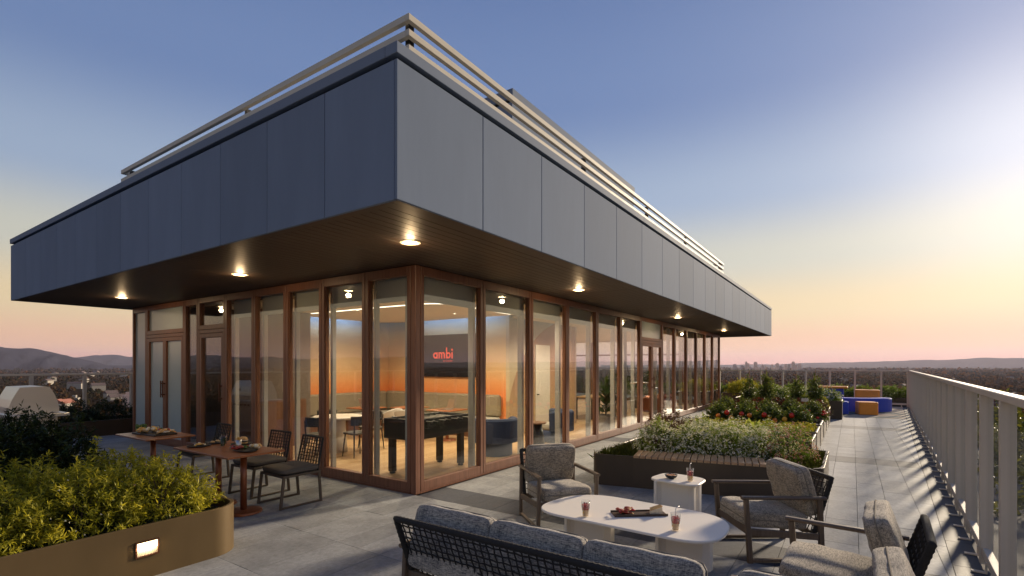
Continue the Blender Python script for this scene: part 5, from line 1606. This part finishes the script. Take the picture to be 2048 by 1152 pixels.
# ------------------------------------------------------------------ grill
gr = thing('grill', 'stainless steel barbecue grill with a tall closed lid beyond the dark shrubs', 'grill', (2.85, 13.3, 0))
prof = [(-.36, .90), (-.35, 1.02), (-.31, 1.16), (-.25, 1.29), (-.20, 1.39), (.16, 1.40), (.22, 1.385), (.29, 1.25), (.34, 1.10), (.36, .98), (.36, .90)]
n_ = len(prof)
lid = MB()
vs = [(2.85 + x, y, z) for y in (12.82, 13.78) for x, z in prof]
lid.add(vs, [tuple(range(n_)), tuple(range(2 * n_ - 1, n_ - 1, -1))] + [(i, (i + 1) % n_, n_ + (i + 1) % n_, n_ + i)[::-1] for i in range(n_)])
lo_ = lid.build('lid', 'stainless', gr, True)
MB().tube([(3.27, 12.95, 1.02), (3.27, 13.65, 1.02)], .016, 8).build('handle', 'stainless', lo_, True)
MB().ball((3.235, 13.3, 1.17), .045, 10, 6, (.4, 1, 1)).build('thermometer', 'post_dark', lo_, True)
MB().box(2.45, 3.27, 12.42, 14.18, .84, .90, .01).build('counter', 'stainless', gr, True)
MB().box(2.52, 3.18, 12.8, 13.8, .08, .84).build('cabinet', 'stainless', gr, True)
for k in range(5):
    MB().lathe([(.03, 0), (.026, .035)], 12).xf(Matrix.Translation((3.18, 12.95 + .17 * k, .77)) @ Matrix.Rotation(R(90), 4, 'Y')).build('knob', 'post_dark', gr, True)

# ------------------------------------------------------------------ drinks and food outside
mat('drink_pale', (.85, .55, .30), .15, 0, .25, 20); mat('drink_red', (.55, .05, .03), .2, 0, .5, 60)
mat('berry', (.40, .012, .02), .25, 0, .3, 30); mat('citrus', (.90, .48, .06), .3, 0, .2, 30)
mat('straw_white', (.8, .78, .72), .4); mat('bread_crust', (.62, .36, .13), .7, 0, .35, 18, bump=.4, bscale=60); mat('bread_crumb', (.75, .62, .42), .9, 0, .15, 40, bump=.5, bscale=90)
mat('meat_red', (.38, .05, .025), .45, 0, .6, 40, bump=.4, bscale=70); mat('nuts', (.55, .20, .05), .5, 0, .4, 60); mat('tray_wood', (.06, .032, .018), .5, 0, .3, 6, stretch=(1, 8, 8))
mat('potato', (.72, .48, .20), .6, 0, .3, 20); mat('cheese', (.82, .72, .50), .55, 0, .1, 20); mat('salad_green', (.09, .16, .03), .6, 0, .5, 40)
mat('fries', (.74, .42, .10), .6, 0, .3, 30); mat('green_drink', (.02, .05, .012), .15, 0, .3, 20); mat('tin', (.5, .48, .45), .3, .9, .1, 10)
def tumbler(label, loc, straw=True, seed=0, rz=0.0):
    r_ = random.Random(seed)
    t = thing('drink_glass', label, 'drink', loc, rz)
    MB().lathe([(.029, 0), (.030, .004), (.042, .148), (.0405, .148), (.0285, .009), (.0, .009)], 20, cap=False).build('tumbler', 'cup_glass', t, smooth=True)
    MB().lathe([(.0278, .010), (.0325, .065)], 18).build('drink', 'drink_pale', t, smooth=False)
    MB().lathe([(.0326, .0655), (.0372, .112)], 18).build('fruit_layer', 'drink_red', t, smooth=False)
    for k in range(8):
        a = r_.uniform(0, 6.28); q = r_.uniform(.012, .030)
        MB().ball((q * math.cos(a), q * math.sin(a), r_.uniform(.085, .126)), .0095, 8, 5).build('berry', 'berry', t, smooth=True)
    for k in range(3):
        a = r_.uniform(0, 6.28)
        MB().ball((.026 * math.cos(a), .026 * math.sin(a), r_.uniform(.03, .05)), .0095, 8, 5, (1, 1, .8)).build('fruit_piece', 'citrus', t, smooth=True)
    if straw:
        MB().tube([(.0, .0, .08), (.002, .004, .165), (.004, .006, .187), (.022, .016, .193), (.046, .028, .196)], .0033, 6).build('straw', 'straw_white', t, smooth=True)
    return t
tumbler('iced drink with red berries and no straw on the coffee table beside the tray', (4.24, 2.04, .405), False, 1)
tumbler('iced berry drink with a white straw on the coffee table', (4.305, 1.236, .405), True, 2, R(-50))
tumbler('iced berry drink with a white straw on the small side table', (5.86, 1.52, .49), True, 3, R(-30))
bo = thing('snack_bowl', 'small black bowl of orange nuts on the side table', 'bowl', (5.88, 1.74, .49))
MB().lathe([(.03, 0), (.055, .012), (.075, .045), (.071, .045), (.05, .018), (0, .012)], 24, cap=False).build('bowl', 'slate_dish', bo, smooth=True)
nm = MB()
for k in range(46):
    a = random.uniform(0, 6.28); q = .052 * math.sqrt(random.random()); nm.ball((q * math.cos(a), q * math.sin(a), .030 + .012 * random.random()), .0085, 6, 4, (1.2, .9, .8))
tag(nm.build('nuts', 'nuts', bo, smooth=True), kind='stuff')
tr = thing('serving_tray', 'slim dark wooden tray on the coffee table', 'tray', (4.58, 1.655, .405), R(-52))
MB().box(-.25, .25, -.07, .07, 0, .012, .004).build('board', 'tray_wood', tr)
MB().box(-.25, .25, .07, .078, 0, .022).build('rim', 'tray_wood', tr); MB().box(-.25, .25, -.078, -.07, 0, .022).build('rim', 'tray_wood', tr)
def pile(name, label, cat, loc, mats, n, rx, ry, z, r, seed, rz=0.0, sc=(1.3, .8, .5), group=None):
    r_ = random.Random(seed); t = thing(name, label, cat, loc, rz, group)
    for k in range(n):
        a = r_.uniform(0, 6.28); q = math.sqrt(r_.random())
        m = MB().ball((0, 0, 0), r * r_.uniform(.8, 1.2), 8, 5, sc)
        m.v = [(x * (1 + .15 * math.sin(k + y * 300)), y, zz) for x, y, zz in m.v]
        lift = r * max(sc) if sc[2] < .9 else r
        m.xf(Matrix.Translation((rx * q * math.cos(a), ry * q * math.sin(a), r * sc[2] + z * r_.random() + .002)) @ Euler((r_.uniform(-.3, .3), r_.uniform(-.3, .3), r_.uniform(0, 6))).to_matrix().to_4x4())
        m.build('piece', mats[k % len(mats)], t, smooth=True)
    return t
pile('cured_meat', 'heap of sliced red cured meat on the coffee table tray', 'meat', (4.52, 1.755, .417), ['meat_red', 'meat_red', 'berry', 'bread_crust'], 22, .085, .05, .03, .022, 5, R(-52), (1.5, .9, .35))
br_ = thing('bread_wedge', 'wedge of golden bread on the end of the coffee table tray', 'bread', (4.665, 1.525, .417), R(-60))
MB().add([(-.06, -.035, 0), (.06, -.03, 0), (.05, .045, 0), (-.05, .035, 0), (-.05, -.03, .03), (.055, -.025, .068), (.045, .04, .064), (-.045, .03, .035)], [(3, 2, 1, 0), (4, 5, 6, 7), (0, 1, 5, 4), (1, 2, 6, 5), (2, 3, 7, 6), (3, 0, 4, 7)]).build('crumb', 'bread_crumb', br_)
MB().add([(-.053, -.033, .0305), (.058, -.028, .0695), (.048, .043, .0655), (-.048, .033, .0365), (-.053, -.033, .036), (.058, -.028, .077), (.048, .043, .073), (-.048, .033, .043)], [(3, 2, 1, 0), (4, 5, 6, 7), (0, 1, 5, 4), (1, 2, 6, 5), (2, 3, 7, 6), (3, 0, 4, 7)]).build('crust', 'bread_crust', br_)

def dish(name, label, loc, rx, ry, rz=0.0, h=.018, m='slate_dish'):
    t = thing(name, label, 'plate', loc, rz)
    md = MB().lathe([(.72, 0), (.93, .35), (1.0, 1.0), (.97, 1.0), (.70, .5), (0, .5)], 28, cap=False)
    md.v = [(x * rx, y * ry, z * h) for x, y, z in md.v]
    md.build('dish', m, t, smooth=True)
    return t
T1 = .75
dish('platter', 'black oval platter of sliced steak on the burger table', (3.33, 6.22, T1), .24, .13, R(75))
pile('steak_slices', 'red steak slices and tomatoes on the oval platter', 'meat', (3.27, 6.31, T1 + .01), ['meat_red', 'berry', 'tray_wood'], 16, .09, .06, .02, .026, 7, R(75), (1.5, .9, .6))
pile('roast_potatoes', 'golden roast potatoes and cheese piled on the oval platter', 'food', (3.40, 6.12, T1 + .01), ['potato', 'cheese', 'potato'], 13, .075, .06, .035, .024, 8, 0, (1.1, 1, .9))
pile('salad_leaves', 'green salad leaves on the oval platter behind the steak', 'salad', (3.36, 6.33, T1 + .012), ['salad_green'], 14, .05, .04, .02, .017, 9, 0, (1.5, 1, .4))
dish('plate', 'black round plate of appetisers at the far end of the burger table', (3.15, 7.02, T1), .14, .14)
pile('appetisers', 'small golden appetisers on the far round plate', 'food', (3.15, 7.02, T1 + .01), ['fries', 'bread_crust', 'cheese'], 9, .09, .09, .01, .018, 10, 0, (2.0, .7, .6))
dish('plate', 'small black plate with bread between the drinks and the appetisers', (3.40, 7.09, T1), .10, .10)
pile('bread_pieces', 'bread pieces on the small black plate', 'bread', (3.40, 7.09, T1 + .01), ['bread_crust', 'potato'], 6, .06, .06, .012, .022, 12, 0, (1.5, .9, .6))
dish('plate', 'black round plate under the burger', (3.55, 6.74, T1), .13, .13)
bg = thing('burger', 'burger with a shiny bun on a black plate', 'burger', (3.56, 6.72, T1 + .010))
MB().lathe([(.045, 0), (.055, .008), (.055, .024)], 20).build('bottom_bun', 'bread_crust', bg, smooth=True)
MB().lathe([(.058, .0245), (.061, .034), (.058, .044)], 20).build('patty', 'tray_wood', bg)
MB().lathe([(.062, .0445), (.060, .050)], 14).build('cheese_slice', 'cheese', bg)
MB().lathe([(.056, .0505), (.056, .062), (.046, .082), (.026, .093), (.001, .096)], 20).build('top_bun', 'bread_crust', bg, smooth=True)
cu = thing('fries_cup', 'small tin cup of fries beside the burger', 'cup', (3.44, 6.60, T1))
MB().lathe([(.030, 0), (.038, .085), (.036, .085), (.028, .006), (0, .006)], 18, cap=False).build('cup', 'tin', cu, smooth=True)
for k in range(11):
    a = random.uniform(0, 6.28); q = random.uniform(0, .018)
    MB().bar((q * math.cos(a), q * math.sin(a), .02), (2.0 * q * math.cos(a) - .008, 2.0 * q * math.sin(a) + .01, random.uniform(.10, .125)), .008, .008).build('fry', 'fries', cu)
for k, (x, y) in enumerate(((3.33, 6.78), (3.42, 6.93))):
    t = thing('green_drink', 'tall dark green drink with straws on the burger table', 'drink', (x, y, T1), 0, 'green drinks on the burger table')
    MB().lathe([(.028, 0), (.036, .13), (.0345, .13), (.0265, .008), (0, .008)], 18, cap=False).build('tumbler', 'cup_glass', t, smooth=True)
    MB().lathe([(.026, .009), (.0325, .10)], 16).build('drink', 'green_drink', t)
    MB().tube([(0, 0, .02), (.018, .01, .20)], .003, 6).build('straw', 'black_plastic', t)
    MB().tube([(0, 0.005, .02), (-.012, .016, .19)], .003, 6).build('straw', 'black_plastic', t)
sb = thing('serving_board', 'black slate board laden with bread, fruit and cheese on the one pedestal table', 'board', (3.34, 8.86, T1), R(95))
MB().box(-.33, .33, -.16, .16, 0, .022, .005).build('board', 'slate_dish', sb)
zb = T1 + .022
pile('fruit_pile', 'golden fruit and potatoes piled on the slate board', 'food', (3.29, 8.97, zb), ['citrus', 'potato', 'cheese', 'bread_crust'], 18, .14, .10, .03, .030, 14, 0, (1, 1, .95))
pile('bread_pile', 'long crusty bread slices fanned out on the slate board', 'bread', (3.40, 8.68, zb), ['bread_crust', 'bread_crumb'], 13, .12, .09, .03, .028, 15, R(20), (2.2, .9, .5))
pile('tomato_pile', 'red tomatoes and garnish behind the bread on the slate board', 'food', (3.45, 8.80, zb), ['tomato_skin', 'salad_green', 'meat_red'], 10, .07, .10, .03, .022, 16, 0, (1, 1, .9))
pile('parsley_bunch', 'bunch of curly green parsley at the end of the slate board', 'herb', (3.27, 9.14, zb), ['salad_green'], 24, .06, .05, .08, .026, 17, 0, (1, 1, .8))
jr = thing('glass_jar', 'small glass jar with a leafy garnish on the slate board', 'jar', (3.42, 9.03, zb))
MB().lathe([(.045, 0), (.05, .01), (.05, .09), (.047, .09), (.046, .008), (0, .008)], 20, cap=False).build('jar', 'cup_glass', jr, smooth=True)
MB().lathe([(.0455, .009), (.0455, .07)], 16).build('dip', 'cheese', jr)

# ------------------------------------------------------------------ things inside the pavilion
FZ = .012
emit('logo_red', (1.0, .10, .04), .75)
mat('screen_black', (.012, .012, .014), .45, 0, .05, 2, rvar=.02, spec=.15)
tv = thing('wall_screen', 'large black wall screen showing red lettering on the orange mural', 'screen', (10.36, 9.14, 1.49))
MB().box(10.335, 10.399, 8.13, 10.15, 1.49, 2.64, .006).build('panel', 'screen_black', tv, True)
def flat(name, rings):
    """letter pieces drawn in (s, z) on the screen, s running away from Y = 9.60"""
    mb = MB()
    for poly in rings:
        n = len(poly)
        vs = [(10.331, 9.60 - s_, z_) for s_, z_ in poly] + [(10.334, 9.60 - s_, z_) for s_, z_ in poly]
        mb.add(vs, [tuple(range(n)), tuple(range(2 * n - 1, n - 1, -1))] + [(i, n + i, n + (i + 1) % n, (i + 1) % n) for i in range(n)])
    return mb.build(name, 'logo_red', tv, True)
def arc_band(c, r0, r1, a0, a1, n=14):
    return [[(c[0] + r1 * math.cos(R(a)), c[1] + r1 * math.sin(R(a))), (c[0] + r1 * math.cos(R(b)), c[1] + r1 * math.sin(R(b))), (c[0] + r0 * math.cos(R(b)), c[1] + r0 * math.sin(R(b))), (c[0] + r0 * math.cos(R(a)), c[1] + r0 * math.sin(R(a)))]
            for a, b in zip(np.linspace(a0, a1, n + 1)[:-1], np.linspace(a0, a1, n + 1)[1:])]
def rect(s0, s1, z0, z1): return [[(s0, z0), (s1, z0), (s1, z1), (s0, z1)]]
zb_, th_ = 1.99, .046
rad_ = .086
flat('letter_a', arc_band((rad_, zb_ + rad_), rad_ - th_, rad_, 0, 360, 28) + rect(.128, .168, zb_, zb_ + .172))
flat('letter_m', rect(.20, .243, zb_, zb_ + .172) + rect(.293, .338, zb_, zb_ + .12) + rect(.388, .433, zb_, zb_ + .12) + arc_band((.269, zb_ + .108), .024, .069, 0, 115, 9) + arc_band((.364, zb_ + .108), .024, .069, 0, 125, 9))
flat('letter_b', arc_band((.553, zb_ + rad_), rad_ - th_, rad_, 0, 360, 28) + rect(.470, .512, zb_, zb_ + .30))
flat('letter_i', rect(.662, .708, zb_, zb_ + .172) + arc_band((.685, zb_ + .235), .0, .030, 0, 360, 16))
fc_ = bpy.data.curves.new('subtitle', 'FONT'); fc_.body = 'on Cambie'; fc_.size = .075; fc_.align_x = 'RIGHT'
fo_ = bpy.data.objects.new('subtitle_curve', fc_)
me_ = bpy.data.meshes.new_from_object(fo_)
bpy.data.objects.remove(fo_)
Vt = np.array([v.co[:] for v in me_.vertices]); Ft = [tuple(p.vertices) for p in me_.polygons]
bpy.data.meshes.remove(me_)
put('subtitle', np.stack([np.full(len(Vt), 10.3315), 9.60 - .70 - Vt[:, 0], 1.905 + Vt[:, 1]], 1), Ft, 'logo_red', tv, True)

bq = thing('banquette', 'beige upholstered corner banquette along the orange mural', 'bench', (9.9, 10.9, FZ))
MB().box(9.85, 10.38, 7.3, 11.42, FZ, .36).build('base', 'walnut', bq, True)
MB().box(7.1, 9.849, 10.9, 11.42, FZ, .36).build('base', 'walnut', bq, True)
MB().box(9.78, 10.30, 7.28, 10.83, .362, .50, .03).build('seat_cushion', 'grey_fabric', bq, True)
MB().box(7.08, 10.30, 10.84, 11.38, .362, .50, .03).build('seat_cushion', 'grey_fabric', bq, True)
MB().box(10.22, 10.39, 7.30, 11.42, .502, 1.06, .05).build('backrest', 'banquette_fabric', bq, True)
MB().box(7.1, 10.215, 11.29, 11.44, .502, 1.06, .05).build('backrest', 'banquette_fabric', bq, True)

fo = thing('foosball_table', 'black foosball table with pale playfield behind the glass corner', 'game table', (6.42, 6.1, FZ))
for sx in (5.80, 6.96):
    for sy in (5.80, 6.30):
        lg = MB().box(sx, sx + .10, sy, sy + .10, FZ + .03, .62, .006).build('leg', 'black_plastic', fo, True)
        MB().lathe([(.05, 0), (.05, .02), (.03, .03)], 14, (sx + .05, sy + .05, FZ)).build('foot', 'black_plastic', lg, True)
MB().box(5.74, 7.12, 5.76, 5.80, .60, .93, .006).build('side_panel', 'black_plastic', fo, True); MB().box(5.74, 7.12, 6.40, 6.44, .60, .93, .006).build('side_panel', 'black_plastic', fo, True)
MB().box(5.74, 5.78, 5.801, 6.399, .60, .93, .006).build('end_panel', 'black_plastic', fo, True); MB().box(7.08, 7.12, 5.801, 6.399, .60, .93, .006).build('end_panel', 'black_plastic', fo, True)
MB().box(5.781, 7.079, 5.801, 6.399, .80, .82).build('playfield', 'white_paint', fo, True)
for k in range(8):
    x = 5.88 + .155 * k
    rd = MB().tube([(x, 5.58 if k % 2 else 5.72, .89), (x, 6.62 if k % 2 == 0 else 6.48, .89)], .008, 6).build('rod', 'stainless', fo, True)
    MB().tube([(x, 5.50 if k % 2 else 6.62, .89), (x, 5.60 if k % 2 else 6.72, .89)], .017, 8).build('grip', 'black_plastic', rd, True)

def cafe_chair(label, loc, rz, group):
    t = thing('cafe_chair', label, 'chair', loc, rz, group)
    for sx in (-1, 1):
        MB().tube([(sx * .20, .19, 0), (sx * .16, .15, .44)], [.011, .016], 7).build('leg', 'black_plastic', t)
        MB().tube([(sx * .20, -.21, 0), (sx * .17, -.17, .44), (sx * .18, -.20, .74)], [.011, .016, .012], 7).build('leg', 'black_plastic', t)
    P, F = cushion_mesh(.44, .43, .06, 5, 4, .1, .001, 6)
    put('seat', P + np.array([0, 0, .43]), F, 'dark_cushion', t, smooth=True)
    arc = [(.24 * math.sin(R(a)), -.02 - .21 * math.cos(R(a))) for a in np.linspace(-62, 62, 9)]
    MB().prism(sweep(arc, [.022] * 9), .62, .80, .006).build('backrest', 'black_plastic', t)
    return t
rt = thing('round_table', 'round white pedestal table inside by the orange mural', 'table', (6.65, 8.85, FZ))
MB().lathe([(.46, .70), (.50, .715), (.50, .735), (.48, .745)], 36).build('tabletop', 'terrazzo_white', rt)
MB().lathe([(.20, 0), (.17, .35), (.155, .70)], 24).build('pedestal', 'terrazzo_white', rt, smooth=True)
gc = 'black chairs at the round white table'
cc0 = cafe_chair('black chair pulled up to the round white table', (6.0, 8.55, FZ), facing(.9, .35), gc)
for x, y, dx, dy in ((6.55, 8.12, .1, 1), (7.3, 8.6, -1, .25), (6.95, 9.55, -.35, -1)):
    dup(cc0, (x, y, FZ), facing(dx, dy))
def ped_table(label, x, y, s_=.35):
    t = thing('cafe_table', label, 'table', (x, y, FZ))
    MB().box(x - s_, x + s_, y - s_, y + s_, .725, .75, .004).build('tabletop', 'table_wood', t, True)
    MB().lathe([(.04, .03), (.04, .725)], 12, (x, y, FZ)).build('pole', 'table_pole', t, True)
    MB().lathe([(.22, 0), (.2, .03)], 20, (x, y, FZ)).build('base', 'table_pole', t, True)
    return t
ped_table('square wooden cafe table with a laptop near the corner of the mural', 8.45, 10.1)
ped_table('square wooden cafe table with a laptop under the wall screen', 9.15, 8.05)
ped_table('square wooden cafe table with nothing on it between the two laptop tables', 9.15, 9.3)
def laptop(label, x, y, rz):
    t = thing('laptop', label, 'laptop', (x, y, .75), rz)
    MB().box(-.16, .16, -.11, .11, 0, .014, .004).build('keyboard_base', 'tin', t)
    MB().bar((0, -.11, .010), (0, -.18, .235), .32, .012, (0, 1, 0)).build('screen', 'tin', t)
    return t
laptop('open laptop on the table near the corner of the mural', 8.45, 10.05, R(200))
laptop('open silver laptop on the table under the wall screen', 9.1, 8.05, R(70))
def shell_chair(label, x, y, rz, grp):
    t = thing('shell_chair', label, 'chair', (x, y, FZ), rz, grp)
    V = []; nu, nv = 14, 10
    for j in range(nv + 1):
        v = j / nv
        for i in range(nu + 1):
            a = R(-110 + 220 * i / nu)
            rr2 = .18 + .10 * v ** .6; z = .42 + .34 * v * (.55 + .45 * max(0, math.cos(a)))
            V.append((rr2 * math.sin(a) * 1.05, -rr2 * math.cos(a), z))
    F = [(j * (nu + 1) + i, j * (nu + 1) + i + 1, (j + 1) * (nu + 1) + i + 1, (j + 1) * (nu + 1) + i) for j in range(nv) for i in range(nu)]
    sh_ = put('shell', V, F, 'shell_white', t, smooth=True)
    md = sh_.modifiers.new('thick', 'SOLIDIFY'); md.thickness = .018
    MB().lathe([(.20, .40), (.215, .42), (.19, .435)], 20).build('seat', 'shell_white', t, smooth=True)
    for a in (45, 135, 225, 315):
        MB().tube([(.24 * math.cos(R(a)), .24 * math.sin(R(a)), 0), (.12 * math.cos(R(a)), .12 * math.sin(R(a)), .405)], [.011, .017], 7).build('leg', 'bench_wood', t)
    return t
shell_chair('white shell chair on wooden legs by the mural corner table', 8.55, 9.35, facing(.0, 1), None)
shell_chair('white shell chair on wooden legs beside the empty cafe table', 8.5, 8.75, facing(1, .4), None)
def barrel_chair(label, x, y, rz, w=.42):
    t = thing('lounge_chair', label, 'chair', (x, y, FZ), rz)
    MB().lathe([(w * .78, 0), (w * .80, .02), (w * .80, .26), (w * .72, .28)], 30).build('base', 'navy_fabric', t, smooth=True)
    arc = [(w * .9 * math.sin(R(a)), -w * .9 * math.cos(R(a))) for a in np.linspace(-105, 105, 21)]
    MB().prism(sweep(arc, [.15] * 21), .27, .74, .04).build('backrest', 'navy_fabric', t, smooth=False)
    MB().lathe([(w * .7, .28), (w * .74, .32), (w * .74, .40), (w * .66, .43)], 26).build('seat', 'grey_fabric', t, smooth=True)
    return t
barrel_chair('dark navy barrel chair behind the glass beside the foosball table', 8.25, 6.0, facing(.6, .8), .46)
barrel_chair('navy barrel chair behind the glass beside the small tapered table', 10.45, 5.85, facing(-.5, .85), .44)
tt_ = thing('side_table', 'small round walnut table with tapered drum base between the navy chairs', 'table', (9.45, 5.75, FZ))
MB().lathe([(.23, .52), (.24, .53), (.235, .545)], 28).build('tabletop', 'walnut', tt_)
MB().lathe([(.21, 0), (.14, .52)], 24).build('drum', 'black_plastic', tt_, smooth=True)
pp_ = thing('potted_plant', 'broad leaved potted plant in a grey concrete pot just inside the glass', 'plant', (12.78, 5.55, FZ))
MB().lathe([(.19, 0), (.235, .42), (.235, .45), (.215, .45), (.21, .40), (0, .40)], 28, cap=False).build('pot', 'concrete_pot', pp_, smooth=False)
MB().tube([(0, 0, .38), (.02, .01, .8), (-.01, .02, 1.25)], [.022, .016, .008], 8).build('stem', 'stem_brown', pp_)
r_ = np.random.default_rng(5); n_ = 34
q = np.linspace(0, 1, n_); a = np.arange(n_) * 2.4
P = np.stack([.02 * np.cos(a), .02 * np.sin(a), .50 + .78 * q], 1)
D = np.stack([np.cos(a) * (1.0 - .55 * q), np.sin(a) * (1 - .55 * q), .55 + .9 * q], 1)
V, F, k = leaf_geo(P, D, r_.uniform(.22, .32, n_), .15, .12, .15, r_, 1)
put('leaves', V, F, 'leaf_fig', pp_, tint=np.repeat(np.clip(r_.normal(.5, .2, n_), 0, 1), k), origin=(0, 0, 0))
# far room: orange armchairs, a long table and a palm
for x, y, lb in ((19.6, 6.5, 'orange block armchair behind the glass past the clear double door'), (21.3, 6.6, 'orange block armchair beside the palm in the far room')):
    t = thing('block_armchair', lb, 'chair', (x, y, FZ), R(15))
    MB().box(-.38, .38, -.36, .36, .06, .38, .03).build('seat', 'table_pole', t); MB().box(-.38, .38, -.40, -.361, .06, .74, .02).build('backrest', 'table_pole', t)
    for sx in (-1, 1): MB().box(sx * .38, sx * .50, -.40, .36, .0, .56, .03).build('armrest', 'table_pole', t)
lt_ = thing('long_table', 'long wooden work table in the far room behind the clear double door', 'table', (16.2, 7.4, FZ))
MB().box(15.2, 17.2, 7.05, 7.75, .72, .76, .005).build('tabletop', 'bench_wood', lt_, True)
for sx in (15.25, 17.09):
    for sy in (7.08, 7.66): MB().box(sx, sx + .06, sy, sy + .06, FZ, .72).build('leg', 'post_dark', lt_, True)
for x, y, dx, dy in ((15.7, 6.7, 0, 1), (16.5, 6.7, 0, 1)):
    dup(cc0, (x, y, FZ), facing(dx, dy), 'black chair at the long wooden work table in the far room', 'chairs at the long work table')
pm = thing('potted_palm', 'tall potted palm beside the orange armchairs in the far room', 'plant', (20.6, 7.6, FZ))
MB().lathe([(.2, 0), (.26, .45), (.23, .45), (.22, .40), (0, .40)], 24, cap=False).build('pot', 'concrete_pot', pm)
n_ = 420
fr_ = np.repeat(np.arange(14), 30); s_ = np.tile(np.linspace(.1, 1, 30), 14); a = fr_ * 2.39
el = .9 - 1.1 * s_ ** 1.5
P = np.stack([np.cos(a) * s_ * .85, np.sin(a) * s_ * .85, .5 + 1.35 * s_ - .55 * s_ ** 2.2 + .02 * fr_], 1)
side_ = np.stack([-np.sin(a), np.cos(a), np.zeros(n_)], 1) * np.where(np.arange(n_) % 2, 1, -1)[:, None]
V, F, k = leaf_geo(P, side_ + np.stack([np.cos(a), np.sin(a), el * .5], 1) * .7, .26, .026, .1, .3, r_)
put('fronds', V, F, 'leaf_fig', pm, tint=np.repeat(r_.uniform(.3, 1, n_), k), origin=(0, 0, 0))
